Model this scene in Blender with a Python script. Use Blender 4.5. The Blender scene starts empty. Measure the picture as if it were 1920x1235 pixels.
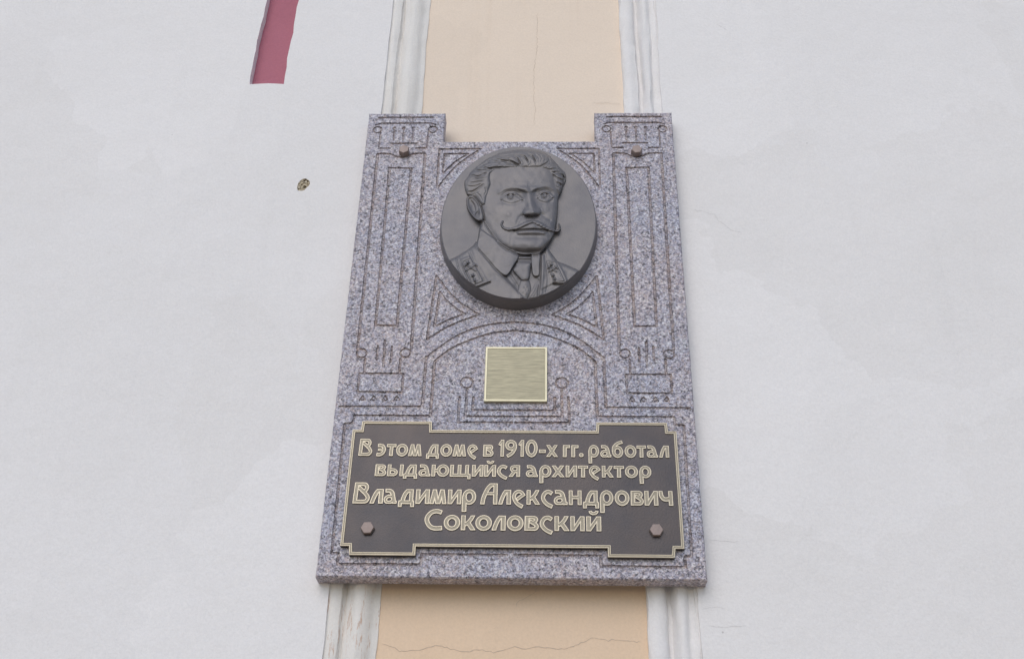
import bpy, math, random
import numpy as np
from mathutils import Vector
from mathutils.geometry import delaunay_2d_cdt

# ------------------------------------------------------------------ camera, sky, sun, exposure
scene = bpy.context.scene
Z0 = 2.2828                                   # height of the slab's lower edge above the pavement
F_PX, IMG_W, IMG_H = 2090.0, 1920.0, 1235.0
YAW, PITCH, ROLL = 0.0367, 0.5592, 0.0221
CAM = np.array([0.0640, -1.9312, -0.6828 + Z0])

def rot_x(a):
    c, s = math.cos(a), math.sin(a)
    return np.array([[1, 0, 0], [0, c, -s], [0, s, c]])
def rot_z(a):
    c, s = math.cos(a), math.sin(a)
    return np.array([[c, -s, 0], [s, c, 0], [0, 0, 1]])
CAM_R = rot_z(YAW) @ rot_x(math.pi / 2 + PITCH) @ rot_z(ROLL)

cam_data = bpy.data.cameras.new("camera")
cam = bpy.data.objects.new("camera", cam_data)
scene.collection.objects.link(cam)
cam_data.sensor_fit = 'HORIZONTAL'
cam_data.sensor_width = 36.0
cam_data.lens = 36.0 * F_PX / IMG_W
cam_data.clip_start = 0.05
cam_data.clip_end = 500.0
from mathutils import Matrix
mw = Matrix([list(CAM_R[0]) + [CAM[0]], list(CAM_R[1]) + [CAM[1]], list(CAM_R[2]) + [CAM[2]], [0, 0, 0, 1]])
cam.matrix_world = mw
scene.camera = cam

SUN_ELEV = math.radians(38)
SUN_AZ = math.radians(-14)                    # swung to the left of straight out from the wall
world = bpy.data.worlds.new("World")
scene.world = world
world.use_nodes = True
wn = world.node_tree.nodes
wl = world.node_tree.links
wn.clear()
sky = wn.new("ShaderNodeTexSky")
sky.sky_type = 'NISHITA'
sky.sun_disc = False
sky.sun_elevation = SUN_ELEV
sky.sun_rotation = math.pi - SUN_AZ
sky.air_density = 1.0
sky.dust_density = 1.1
sky.ozone_density = 1.2
bg = wn.new("ShaderNodeBackground")
bg.inputs["Strength"].default_value = 0.135
wo = wn.new("ShaderNodeOutputWorld")
wl.new(sky.outputs[0], bg.inputs[0])
wl.new(bg.outputs[0], wo.inputs[0])

sun_data = bpy.data.lights.new("sun", 'SUN')
sun_data.energy = 0.92
sun_data.angle = math.radians(52)
sun_data.color = (1.0, 0.985, 0.97)
sun = bpy.data.objects.new("sun", sun_data)
sun.rotation_euler = (math.pi / 2 - SUN_ELEV, 0, SUN_AZ)
sun.location = (1, -4, 8)
scene.collection.objects.link(sun)

scene.view_settings.view_transform = 'Standard'
scene.view_settings.look = 'None'
scene.view_settings.gamma = 1.0
scene.view_settings.use_curve_mapping = False
scene.view_settings.exposure = 0.10

# ------------------------------------------------------------------ helpers
COL = scene.collection
rnd = random.Random(7)
nrs = np.random.RandomState(5)

def at(px, py, y=0.0):
    """point of the upright plane at depth y that the photograph shows at pixel (px, py)"""
    d = CAM_R @ np.array([(px - IMG_W / 2) / F_PX, -(py - IMG_H / 2) / F_PX, -1.0])
    t = (y - CAM[1]) / d[1]
    q = CAM + t * d
    return float(q[0]), float(q[2])

def at_arr(px, py, y):
    px, py = np.asarray(px, float), np.asarray(py, float)
    v = np.stack([(px - IMG_W / 2) / F_PX, -(py - IMG_H / 2) / F_PX, -np.ones_like(px)], -1) @ CAM_R.T
    t = (y - CAM[1]) / v[..., 1]
    return CAM[0] + t * v[..., 0], CAM[2] + t * v[..., 2]

def link(name, me, parent=None, mat=None):
    o = bpy.data.objects.new(name, me)
    COL.objects.link(o)
    if parent is not None:
        o.parent = parent
    if mat is not None and me is not None:
        for m in (mat if isinstance(mat, (list, tuple)) else [mat]):
            me.materials.append(m)
    return o

def mesh(name, v, f, smooth=False):
    me = bpy.data.meshes.new(name)
    me.from_pydata([tuple(map(float, p)) for p in v], [], [tuple(int(i) for i in q) for q in f])
    me.update()
    if smooth:
        me.polygons.foreach_set("use_smooth", [True] * len(me.polygons))
    return me

def thing(name, label, cat, loc=(0, 0, 0), group=None):
    o = bpy.data.objects.new(name, None)
    COL.objects.link(o)
    o.location = loc
    o.empty_display_size = 0.05
    o["label"] = label
    o["category"] = cat
    if group:
        o["group"] = group
    return o

def poly_area(p):
    p = np.asarray(p)
    return 0.5 * np.sum(p[:, 0] * np.roll(p[:, 1], -1) - np.roll(p[:, 0], -1) * p[:, 1])

def smooth_pts(pts, n=8, closed=False):
    p = np.asarray(pts, float)
    if closed:
        q = np.vstack([p[-1], p, p[0], p[1]])
    else:
        q = np.vstack([2 * p[0] - p[1], p, 2 * p[-1] - p[-2]])
    out = []
    for i in range(1, len(q) - 2):
        for k in range(n):
            t = k / n
            a, b, c, d = q[i - 1], q[i], q[i + 1], q[i + 2]
            out.append(0.5 * (2 * b + (c - a) * t + (2 * a - 5 * b + 4 * c - d) * t * t + (3 * b - a - 3 * c + d) * t ** 3))
    if not closed:
        out.append(p[-1])
    return np.array(out)

def sd_poly(P, X, Y):
    P = np.asarray(P, float)
    d = np.full(X.shape, 1e18)
    s = np.zeros(X.shape, bool)
    n = len(P)
    for i in range(n):
        a, b = P[i], P[(i + 1) % n]
        ex, ey = b - a
        L = ex * ex + ey * ey
        if L < 1e-20:
            continue
        wx, wy = X - a[0], Y - a[1]
        t = np.clip((wx * ex + wy * ey) / L, 0, 1)
        d = np.minimum(d, (wx - ex * t) ** 2 + (wy - ey * t) ** 2)
        if a[1] != b[1]:
            c = ((a[1] > Y) != (b[1] > Y)) & (X < (b[0] - a[0]) * (Y - a[1]) / (b[1] - a[1]) + a[0])
            s ^= c
    d = np.sqrt(d)
    return np.where(s, -d, d)

def sd_line(P, X, Y):
    """distance to a polyline and the 0..1 position along it"""
    P = np.asarray(P, float)
    seg = np.hypot(*(P[1:] - P[:-1]).T)
    cum = np.concatenate([[0], np.cumsum(seg)]) / max(seg.sum(), 1e-9)
    d = np.full(X.shape, 1e18)
    tt = np.zeros(X.shape)
    for i in range(len(P) - 1):
        a, b = P[i], P[i + 1]
        ex, ey = b - a
        L = ex * ex + ey * ey + 1e-20
        wx, wy = X - a[0], Y - a[1]
        t = np.clip((wx * ex + wy * ey) / L, 0, 1)
        q = (wx - ex * t) ** 2 + (wy - ey * t) ** 2
        m = q < d
        d = np.where(m, q, d)
        tt = np.where(m, cum[i] + t * (cum[i + 1] - cum[i]), tt)
    return np.sqrt(d), tt

def contour(F, xs, ys, level):
    """closed iso-loops of F[iy, ix] (F must be above level all round the border)"""
    B = F < level
    c = B[:-1, :-1].astype(int) + 2 * B[:-1, 1:] + 4 * B[1:, 1:] + 8 * B[1:, :-1]
    iy, ix = np.nonzero((c > 0) & (c < 15))
    pts = {}
    def px(i, j, k):
        key = (i, j, k)
        if key not in pts:
            if k == 0:
                a, b = F[i, j], F[i, j + 1]
                t = (level - a) / (b - a)
                pts[key] = (xs[j] + t * (xs[j + 1] - xs[j]), ys[i])
            else:
                a, b = F[i, j], F[i + 1, j]
                t = (level - a) / (b - a)
                pts[key] = (xs[j], ys[i] + t * (ys[i + 1] - ys[i]))
        return key
    nxt = {}
    T = {1: [(3, 0)], 2: [(0, 1)], 3: [(3, 1)], 4: [(1, 2)], 5: [(3, 0), (1, 2)], 6: [(0, 2)], 7: [(3, 2)],
         8: [(2, 3)], 9: [(2, 0)], 10: [(0, 1), (2, 3)], 11: [(2, 1)], 12: [(1, 3)], 13: [(1, 0)], 14: [(0, 3)]}
    for i, j in zip(iy.tolist(), ix.tolist()):
        E = ((i, j, 0), (i, j + 1, 1), (i + 1, j, 0), (i, j, 1))
        for a, b in T[int(c[i, j])]:
            nxt[px(*E[a])] = px(*E[b])
    loops = []
    while nxt:
        k0, k = next(iter(nxt.items()))
        del nxt[k0]
        L = [k0]
        while k != k0 and k in nxt:
            L.append(k)
            k = nxt.pop(k)
        if len(L) > 3:
            loops.append(np.array([pts[q] for q in L]))
    return loops

def simplify(P, tol):
    """Douglas-Peucker on a closed loop"""
    P = np.asarray(P)
    n = len(P)
    k = int(np.argmax(np.sum((P - P[0]) ** 2, 1)))
    keep = {0, k}
    st = [(0, k), (k, n)]
    Q = np.vstack([P, P[:1]])
    while st:
        a, b = st.pop()
        if b - a < 2:
            continue
        s, e = Q[a], Q[b]
        d = e - s
        L = math.hypot(*d)
        w = Q[a + 1:b] - s
        if L < 1e-12:
            dist = np.hypot(w[:, 0], w[:, 1])
        else:
            dist = np.abs(w[:, 0] * d[1] - w[:, 1] * d[0]) / L
        m = int(np.argmax(dist))
        if dist[m] > tol:
            keep.add(a + 1 + m)
            st += [(a, a + 1 + m), (a + 1 + m, b)]
    idx = sorted(i for i in keep if i < n)
    return P[idx]

def cdt(loops, scale=1.0):
    vs, es = [], []
    for L in loops:
        b = len(vs)
        n = len(L)
        vs += [Vector((float(p[0]) * scale, float(p[1]) * scale)) for p in L]
        es += [(b + i, b + (i + 1) % n) for i in range(n)]
    ov, oe, of, vo, eo, fo = delaunay_2d_cdt(vs, es, [], 0, 1e-7 * scale)
    V = np.array([(v.x / scale, v.y / scale) for v in ov])
    Fc = np.array([list(f) for f in of if len(f) == 3], int)
    return V, Fc

def in_loops(loops, X, Y):
    s = np.zeros(X.shape, bool)
    for L in loops:
        L = np.asarray(L)
        M = np.roll(L, -1, 0)
        for a, b in zip(L, M):
            if a[1] != b[1]:
                s ^= ((a[1] > Y) != (b[1] > Y)) & (X < (b[0] - a[0]) * (Y - a[1]) / (b[1] - a[1]) + a[0])
    return s

def prism(loops, y_front, y_back, chamfer=0.0, back=False):
    """upright plate in the XZ plane: loops of (x, z), front face towards -Y"""
    V, Fc = cdt(loops)
    cen = V[Fc].mean(1)
    Fc = Fc[in_loops(loops, cen[:, 0], cen[:, 1])]
    verts = [(x, y_front, z) for x, z in V]
    faces = []
    for a, b, c in Fc:
        faces.append((a, b, c))
    for li, L in enumerate(loops):
        L = np.asarray(L, float)
        sgn = poly_area(L)
        if (li == 0) != (sgn > 0):
            L = L[::-1]
        n = len(L)
        rings = [L]
        ys = [y_front]
        if chamfer > 0:
            d1 = L - np.roll(L, 1, 0)
            d2 = np.roll(L, -1, 0) - L
            d1 /= np.hypot(d1[:, 0], d1[:, 1])[:, None] + 1e-12
            d2 /= np.hypot(d2[:, 0], d2[:, 1])[:, None] + 1e-12
            n1 = np.stack([d1[:, 1], -d1[:, 0]], 1)
            n2 = np.stack([d2[:, 1], -d2[:, 0]], 1)
            m = n1 + n2
            m /= np.maximum(0.35, np.sum(m * n1, 1))[:, None]
            rings.append(L + m * chamfer)
            ys.append(y_front + chamfer)
        rings.append(rings[-1])
        ys.append(y_back)
        base = len(verts)
        for r, y in zip(rings, ys):
            verts += [(x, y, z) for x, z in r]
        for k in range(len(rings) - 1):
            for i in range(n):
                j = (i + 1) % n
                a, b = base + k * n + i, base + k * n + j
                c, d = base + (k + 1) * n + j, base + (k + 1) * n + i
                faces.append((a, d, c, b))
    return verts, faces

# ------------------------------------------------------------------ materials
def new_mat(name):
    m = bpy.data.materials.new(name)
    m.use_nodes = True
    nt = m.node_tree
    b = nt.nodes["Principled BSDF"]
    return m, nt, b
def N(nt, kind, **kw):
    n = nt.nodes.new(kind)
    for k, v in kw.items():
        if k.startswith("i_"):
            key = k[2:]
            key = int(key) if key.isdigit() else key.replace("_", " ")
            n.inputs[key].default_value = v
        else:
            setattr(n, k, v)
    return n
def ramp(nt, stops, interp='LINEAR'):
    r = nt.nodes.new("ShaderNodeValToRGB")
    cr = r.color_ramp
    cr.interpolation = interp
    while len(cr.elements) < len(stops):
        cr.elements.new(0.5)
    for e, (p, c) in zip(cr.elements, stops):
        e.position = p
        e.color = (c[0], c[1], c[2], 1) if hasattr(c, "__len__") else (c, c, c, 1)
    return r
def coords(nt, scale=(1, 1, 1)):
    g = nt.nodes.new("ShaderNodeNewGeometry")
    mp = nt.nodes.new("ShaderNodeMapping")
    mp.inputs["Scale"].default_value = scale
    nt.links.new(g.outputs["Position"], mp.inputs[0])
    return mp.outputs[0]
def noise(nt, co, scale, detail=4, rough=0.55, dist=0.0):
    n = N(nt, "ShaderNodeTexNoise")
    n.inputs["Scale"].default_value = scale
    n.inputs["Detail"].default_value = detail
    n.inputs["Roughness"].default_value = rough
    n.inputs["Distortion"].default_value = dist
    nt.links.new(co, n.inputs["Vector"])
    return n.outputs["Fac"]
def mix(nt, fac, a, b, mode='MIX'):
    m = nt.nodes.new("ShaderNodeMix")
    m.data_type = 'RGBA'
    m.blend_type = mode
    for sock, v in ((m.inputs[0], fac), (m.inputs[6], a), (m.inputs[7], b)):
        if hasattr(v, "links"):
            nt.links.new(v, sock)
        elif hasattr(v, "__len__"):
            sock.default_value = (v[0], v[1], v[2], 1)
        else:
            sock.default_value = v
    return m.outputs[2]
def bump(nt, b, h, strength, dist):
    n = nt.nodes.new("ShaderNodeBump")
    n.inputs["Strength"].default_value = strength
    n.inputs["Distance"].default_value = dist
    nt.links.new(h, n.inputs["Height"])
    nt.links.new(n.outputs[0], b.inputs["Normal"])
    return n

def plaster(name, base, stain, amount=0.35, streak=0.2, bumpy=0.35, rust=False, upper_tone=None):
    m, nt, b = new_mat(name)
    co = coords(nt)
    big = ramp(nt, [(0.38, 0), (0.72, 1)])
    nt.links.new(noise(nt, co, 2.3, 5, 0.6), big.inputs[0])
    c = mix(nt, 0.0, base, stain)
    mm = c.node
    sc = N(nt, "ShaderNodeMath", operation='MULTIPLY')
    sc.inputs[1].default_value = amount
    nt.links.new(big.outputs[0], sc.inputs[0])
    nt.links.new(sc.outputs[0], mm.inputs[0])
    if upper_tone:
        # paint blends to a paler tone higher up the wall
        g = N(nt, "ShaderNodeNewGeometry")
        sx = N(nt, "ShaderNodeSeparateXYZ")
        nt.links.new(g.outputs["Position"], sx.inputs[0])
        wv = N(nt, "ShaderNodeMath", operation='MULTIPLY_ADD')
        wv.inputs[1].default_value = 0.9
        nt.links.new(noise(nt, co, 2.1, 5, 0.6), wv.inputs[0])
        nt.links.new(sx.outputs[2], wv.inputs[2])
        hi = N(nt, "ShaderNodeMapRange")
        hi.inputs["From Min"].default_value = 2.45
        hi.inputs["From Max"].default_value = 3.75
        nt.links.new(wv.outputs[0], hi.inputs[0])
        c = mix(nt, hi.outputs[0], c, upper_tone)
    # vertical run-off streaks
    cs = coords(nt, (26, 26, 0.9))
    st = ramp(nt, [(0.56, 0), (0.78, 1)])
    nt.links.new(noise(nt, cs, 1.0, 4, 0.6), st.inputs[0])
    s2 = N(nt, "ShaderNodeMath", operation='MULTIPLY')
    s2.inputs[1].default_value = streak
    nt.links.new(st.outputs[0], s2.inputs[0])
    c = mix(nt, s2.outputs[0], c, tuple(x * 0.72 for x in stain))
    # small specks of dirt
    vr = N(nt, "ShaderNodeTexVoronoi")
    vr.inputs["Scale"].default_value = 16
    nt.links.new(co, vr.inputs["Vector"])
    sp = ramp(nt, [(0.0, 1), (0.022, 0.8), (0.04, 0)])
    nt.links.new(vr.outputs["Distance"], sp.inputs[0])
    gate = ramp(nt, [(0.60, 0), (0.66, 1)])
    nt.links.new(noise(nt, co, 5.1, 2), gate.inputs[0])
    g2 = N(nt, "ShaderNodeMath", operation='MULTIPLY')
    nt.links.new(sp.outputs[0], g2.inputs[0])
    nt.links.new(gate.outputs[0], g2.inputs[1])
    g3 = N(nt, "ShaderNodeMath", operation='MULTIPLY')
    g3.inputs[1].default_value = 0.55
    nt.links.new(g2.outputs[0], g3.inputs[0])
    c = mix(nt, g3.outputs[0], c, (0.16, 0.14, 0.12))
    if rust:
        # flaked paint with ochre underneath, only on the lower length of the moulding
        g = N(nt, "ShaderNodeNewGeometry")
        sx = N(nt, "ShaderNodeSeparateXYZ")
        nt.links.new(g.outputs["Position"], sx.inputs[0])
        lo = N(nt, "ShaderNodeMapRange")
        lo.inputs["From Min"].default_value = Z0 + 0.02
        lo.inputs["From Max"].default_value = Z0 - 0.03
        nt.links.new(sx.outputs[2], lo.inputs[0])
        fl = ramp(nt, [(0.56, 0), (0.63, 1)])
        nt.links.new(noise(nt, coords(nt, (120, 120, 16)), 1.0, 7, 0.75, 0.4), fl.inputs[0])
        rr = N(nt, "ShaderNodeMath", operation='MULTIPLY')
        nt.links.new(lo.outputs[0], rr.inputs[0])
        nt.links.new(fl.outputs[0], rr.inputs[1])
        r2 = N(nt, "ShaderNodeMath", operation='MULTIPLY')
        r2.inputs[1].default_value = 0.75
        nt.links.new(rr.outputs[0], r2.inputs[0])
        c = mix(nt, r2.outputs[0], c, (0.52, 0.31, 0.20))
    gr = ramp(nt, [(0.3, (0.955, 0.955, 0.955)), (0.7, (1.03, 1.03, 1.03))])
    nt.links.new(noise(nt, co, 210, 3, 0.7), gr.inputs[0])
    c = mix(nt, 1.0, c, gr.outputs[0], 'MULTIPLY')
    # patches where the paint was touched up
    pv = N(nt, "ShaderNodeTexVoronoi")
    pv.inputs["Scale"].default_value = 1.7
    pd = N(nt, "ShaderNodeVectorMath", operation='ADD')
    pn = N(nt, "ShaderNodeTexNoise")
    pn.inputs["Scale"].default_value = 5.0
    pn.inputs["Detail"].default_value = 6
    nt.links.new(co, pn.inputs["Vector"])
    ps = N(nt, "ShaderNodeVectorMath", operation='SCALE')
    ps.inputs["Scale"].default_value = 0.35
    nt.links.new(pn.outputs["Color"], ps.inputs[0])
    nt.links.new(co, pd.inputs[0])
    nt.links.new(ps.outputs[0], pd.inputs[1])
    nt.links.new(pd.outputs[0], pv.inputs["Vector"])
    pc = N(nt, "ShaderNodeSeparateColor")
    nt.links.new(pv.outputs["Color"], pc.inputs[0])
    pr_ = ramp(nt, [(0.0, (0.976, 0.974, 0.970)), (0.3, (0.988, 0.988, 0.988)), (0.6, (1.0, 1.0, 1.0)), (0.85, (1.012, 1.012, 1.012))], 'CONSTANT')
    nt.links.new(pc.outputs[0], pr_.inputs[0])
    c = mix(nt, 1.0, c, pr_.outputs[0], 'MULTIPLY')
    nt.links.new(c, b.inputs["Base Color"])
    b.inputs["Roughness"].default_value = 0.85
    b.inputs["Specular IOR Level"].default_value = 0.25
    add = N(nt, "ShaderNodeMath", operation='MULTIPLY_ADD')
    add.inputs[1].default_value = 0.25
    nt.links.new(noise(nt, co, 160, 4, 0.6), add.inputs[0])
    nt.links.new(noise(nt, co, 14, 4, 0.55), add.inputs[2])
    add2 = N(nt, "ShaderNodeMath", operation='MULTIPLY_ADD')
    add2.inputs[1].default_value = 2.2
    nt.links.new(noise(nt, co, 3.2, 3, 0.5), add2.inputs[0])
    nt.links.new(add.outputs[0], add2.inputs[2])
    bump(nt, b, add2.outputs[0], bumpy, 0.006)
    return m

def granite(name, tone=None):
    m, nt, b = new_mat(name)
    co = coords(nt)
    wob = mix(nt, 0.004, co, co)
    v1 = N(nt, "ShaderNodeTexVoronoi")
    v1.inputs["Scale"].default_value = 390
    v1.inputs["Randomness"].default_value = 1.0
    nt.links.new(co, v1.inputs["Vector"])
    s1 = N(nt, "ShaderNodeSeparateColor")
    nt.links.new(v1.outputs["Color"], s1.inputs[0])
    grains = ramp(nt, [(0.0, (0.055, 0.053, 0.060)), (0.16, (0.115, 0.11, 0.125)), (0.30, (0.21, 0.20, 0.25)), (0.48, (0.36, 0.345, 0.41)),
                       (0.62, (0.42, 0.345, 0.345)), (0.74, (0.50, 0.49, 0.55)), (0.88, (0.63, 0.615, 0.64))], 'CONSTANT')
    nt.links.new(s1.outputs[0], grains.inputs[0])
    v2 = N(nt, "ShaderNodeTexVoronoi")
    v2.inputs["Scale"].default_value = 185
    nt.links.new(co, v2.inputs["Vector"])
    s2 = N(nt, "ShaderNodeSeparateColor")
    nt.links.new(v2.outputs["Color"], s2.inputs[0])
    big = ramp(nt, [(0.0, (0.09, 0.085, 0.105)), (0.14, (0.30, 0.29, 0.35)), (0.40, (0.40, 0.345, 0.35)), (0.60, (0.37, 0.365, 0.45)), (0.85, (0.60, 0.585, 0.62))], 'CONSTANT')
    nt.links.new(s2.outputs[1], big.inputs[0])
    c = mix(nt, 0.42, grains.outputs[0], big.outputs[0])
    # slow drift between rosy and bluish stone
    dr = ramp(nt, [(0.35, (1.18, 1.11, 1.06)), (0.65, (1.06, 1.10, 1.15))])
    nt.links.new(noise(nt, co, 6, 4), dr.inputs[0])
    c = mix(nt, 1.0, c, dr.outputs[0], 'MULTIPLY')
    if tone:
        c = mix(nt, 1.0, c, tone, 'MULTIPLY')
    nt.links.new(c, b.inputs["Base Color"])
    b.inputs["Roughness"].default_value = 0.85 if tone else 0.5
    b.inputs["Specular IOR Level"].default_value = 0.4
    bump(nt, b, s1.outputs[1], 0.25, 0.0006)
    return m

def metal(name, base, tint, metallic, rough, n_scale=18, bump_d=0.0006, bump_s=0.3, amount=0.6, stretch=(1, 1, 1)):
    m, nt, b = new_mat(name)
    co = coords(nt, stretch)
    r = ramp(nt, [(0.35, 0), (0.68, 1)])
    nt.links.new(noise(nt, co, n_scale, 6, 0.62), r.inputs[0])
    sc = N(nt, "ShaderNodeMath", operation='MULTIPLY')
    sc.inputs[1].default_value = amount
    nt.links.new(r.outputs[0], sc.inputs[0])
    c = mix(nt, sc.outputs[0], base, tint)
    nt.links.new(c, b.inputs["Base Color"])
    b.inputs["Metallic"].default_value = metallic
    rr = N(nt, "ShaderNodeMapRange")
    rr.inputs["To Min"].default_value = rough - 0.07
    rr.inputs["To Max"].default_value = rough + 0.10
    nt.links.new(noise(nt, co, n_scale * 2.3, 5), rr.inputs[0])
    nt.links.new(rr.outputs[0], b.inputs["Roughness"])
    bump(nt, b, noise(nt, co, 260, 5, 0.65), bump_s, bump_d)
    return m

M_WHITE = plaster("white_plaster", (0.825, 0.805, 0.80), (0.73, 0.71, 0.695), 0.30, 0.07, 0.45)
M_MOULD = plaster("white_moulding_plaster", (0.825, 0.805, 0.80), (0.70, 0.675, 0.65), 0.35, 0.10, 0.55)
M_MOULD_R = plaster("flaking_moulding_plaster", (0.815, 0.79, 0.76), (0.68, 0.635, 0.565), 0.5, 0.14, 0.55, rust=True)
M_PEACH = plaster("peach_plaster", (0.79, 0.60, 0.43), (0.74, 0.54, 0.37), 0.5, 0.14, upper_tone=(0.82, 0.695, 0.575))
M_RED = plaster("red_plaster", (0.45, 0.165, 0.215), (0.36, 0.125, 0.17), 0.6, 0.2, 0.6)
M_CHIP, _nt, _b = new_mat("bare_plaster")
_r = ramp(_nt, [(0.38, (0.12, 0.09, 0.06)), (0.47, (0.60, 0.53, 0.41)), (0.7, (0.74, 0.69, 0.58))])
_nt.links.new(noise(_nt, coords(_nt, (1, 1, 1.8)), 130, 3, 0.6, 0.8), _r.inputs[0])
_nt.links.new(_r.outputs[0], _b.inputs["Base Color"])
_b.inputs["Roughness"].default_value = 0.9
M_CRACK = plaster("crack_dirt", (0.56, 0.46, 0.37), (0.42, 0.34, 0.27), 0.8, 0.1, 0.3)
M_CRACK_W = plaster("white_crack_dirt", (0.62, 0.61, 0.61), (0.48, 0.47, 0.46), 0.8, 0.1, 0.3)
M_GRAN = granite("speckled_granite")
M_GROOVE = granite("groove_granite", (0.88, 0.83, 0.765))  # granite toned darker and browner for the carved lines
M_BRONZE = metal("dark_bronze", (0.136, 0.130, 0.139), (0.198, 0.181, 0.174), 0.25, 0.42, 14, bump_d=0.0011, bump_s=0.5, amount=0.8)
M_PLATE = metal("plate_bronze", (0.052, 0.048, 0.053), (0.088, 0.070, 0.063), 0.5, 0.34, 7, bump_d=0.0010, bump_s=0.45, amount=0.85)
M_BRASS = metal("polished_brass", (0.55, 0.485, 0.37), (0.44, 0.385, 0.29), 0.55, 0.38, 40)
M_BRASS_D = metal("patinated_brass", (0.30, 0.268, 0.208), (0.24, 0.213, 0.166), 0.5, 0.48, 60)
M_BOLT = metal("brown_bolt_bronze", (0.30, 0.235, 0.215), (0.24, 0.19, 0.17), 0.3, 0.5, 60)

# ------------------------------------------------------------------ pavement
def pavement():
    m, nt, b = new_mat("pavement_paving")
    co = coords(nt)
    c = ramp(nt, [(0.3, (0.36, 0.29, 0.21)), (0.7, (0.47, 0.39, 0.29))])
    nt.links.new(noise(nt, co, 40, 6, 0.7), c.inputs[0])
    nt.links.new(c.outputs[0], b.inputs["Base Color"])
    b.inputs["Roughness"].default_value = 0.9
    me = mesh("pavement", [(-200, -200, 0), (200, -200, 0), (200, 0.2, 0), (-200, 0.2, 0)], [(0, 1, 2, 3)])
    o = link("pavement", me, None, m)
    o["kind"] = "structure"
    o["label"] = "pale sandy pavement in front of the house wall"
pavement()

# ------------------------------------------------------------------ house facade
Y_SLAB_BACK = 0.034
Y_PIL = 0.035
Y_PEACH = 0.058
WALL_TOP = 7.0
facade = thing("house_facade", "white and peach plastered house wall with mouldings behind the granite plaque", "wall", (0, 0, 0))

def px_line(pa, pb, y):
    """upright wall line through two pixels, as x for any z"""
    (xa, za), (xb, zb) = at(pa[0], pa[1], y), at(pb[0], pb[1], y)
    return 0.5 * (xa + xb)

# x positions of the upright edges
XL = {k: px_line(a, b, y) for k, a, b, y in (
    ('red', (562, 0), (532, 150), Y_PIL),
    ('bead_out', (715, 207), (601, 1235), Y_PIL),
    ('cove', (734, 207), (631, 1235), Y_PIL),
    ('torus_in', (779, 207), (690, 1235), Y_PIL + 0.012),
    ('peach', (791, 207), (705, 1235), Y_PEACH))}
XR = {k: px_line(a, b, y) for k, a, b, y in (
    ('peach', (1168, 207), (1219, 1235), Y_PEACH),
    ('fascia', (1196, 207), (1253, 1235), Y_PIL + 0.02),
    ('bead_in', (1212, 207), (1268, 1235), Y_PIL),
    ('bead_out', (1236, 207), (1289, 1235), Y_PIL),
    ('pil', (1240, 207), (1319, 1235), Y_PIL))}
print({k: round(v, 4) for k, v in XL.items()}, {k: round(v, 4) for k, v in XR.items()})

def wob(z, seed, amp):
    r = np.random.RandomState(seed)
    z = np.asarray(z, float)
    o = np.zeros_like(z)
    for f, a in ((1.3, 1.0), (3.1, 0.7), (7.7, 0.5), (17.0, 0.35), (41.0, 0.2)):
        o += a * np.sin(z * f * 2 * math.pi / 1.0 + r.rand() * 6.28)
    return o * amp / 1.6

def strip(profile, mat, name, seed, amp=0.0015, label=None, z0=0.0, z1=WALL_TOP):
    """moulding: (x, y) profile run up the wall by hand, so every arris wanders a little"""
    near = np.arange(1.9, 3.9, 0.012)
    zs = np.concatenate([[z0, 0.6, 1.2], near, np.arange(4.1, z1 + 0.01, 0.4)])
    n = len(profile)
    V, Fc = [], []
    W = [wob(zs, seed * 50 + i // 2, amp) for i in range(n)]
    Wy = [wob(zs, seed * 90 + i // 3, amp * 0.7) for i in range(n)]
    for k, z in enumerate(zs):
        for i, (x, y) in enumerate(profile):
            e = 0.0 if i in (0, n - 1) else 1.0
            V.append((x + e * W[i][k], y + e * Wy[i][k], z))
    for k in range(len(zs) - 1):
        for i in range(n - 1):
            a = k * n + i
            Fc.append((a, a + 1, a + n + 1, a + n))
    me = mesh(name, V, Fc, True)
    me.set_sharp_from_angle(angle=math.radians(42))
    o = link(name, me, facade, mat)
    if label:
        o["label"] = label
    return o

def bulge(x0, x1, y0, y1, h, n=9):
    """rounded profile from (x0,y0) to (x1,y1) swelling by h towards the viewer"""
    return [(x0 + (x1 - x0) * i / n, y0 + (y1 - y0) * i / n - h * math.sin(math.pi * i / n)) for i in range(n + 1)]

pl = [(XL['bead_out'] - 0.003, Y_PIL + 0.02), (XL['bead_out'], Y_PIL + 0.004)]
pl += bulge(XL['bead_out'] + 0.002, XL['cove'] - 0.003, Y_PIL + 0.006, Y_PIL + 0.007, 0.003, 5)
pl += [(XL['cove'] - 0.001, Y_PIL + 0.018), (XL['cove'] + 0.004, Y_PIL + 0.021)]
pl += bulge(XL['cove'] + 0.006, XL['torus_in'], Y_PIL + 0.018, Y_PIL + 0.017, 0.016, 10)
pl += [(XL['torus_in'] + 0.005, Y_PIL + 0.0185), (XL['peach'] - 0.002, Y_PEACH - 0.0045), (XL['peach'], Y_PEACH - 0.0035), (XL['peach'] + 0.0012, Y_PEACH + 0.01)]
strip(pl, M_MOULD_R, "moulding", 3, 0.0018, "moulding with flaking rust coloured paint below the plaque")
pr = [(XR['peach'] - 0.0015, Y_PEACH + 0.01), (XR['peach'], Y_PEACH - 0.010), (XR['peach'] + 0.002, Y_PEACH - 0.0125)]
pr += bulge(XR['peach'] + 0.004, XR['fascia'], Y_PIL + 0.010, Y_PIL + 0.012, 0.006, 5)
pr += [(XR['fascia'] + 0.004, Y_PIL + 0.024), (XR['bead_in'] - 0.004, Y_PIL + 0.024)]
pr += bulge(XR['bead_in'], XR['bead_out'], Y_PIL + 0.016, Y_PIL + 0.010, 0.012, 8)
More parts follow.
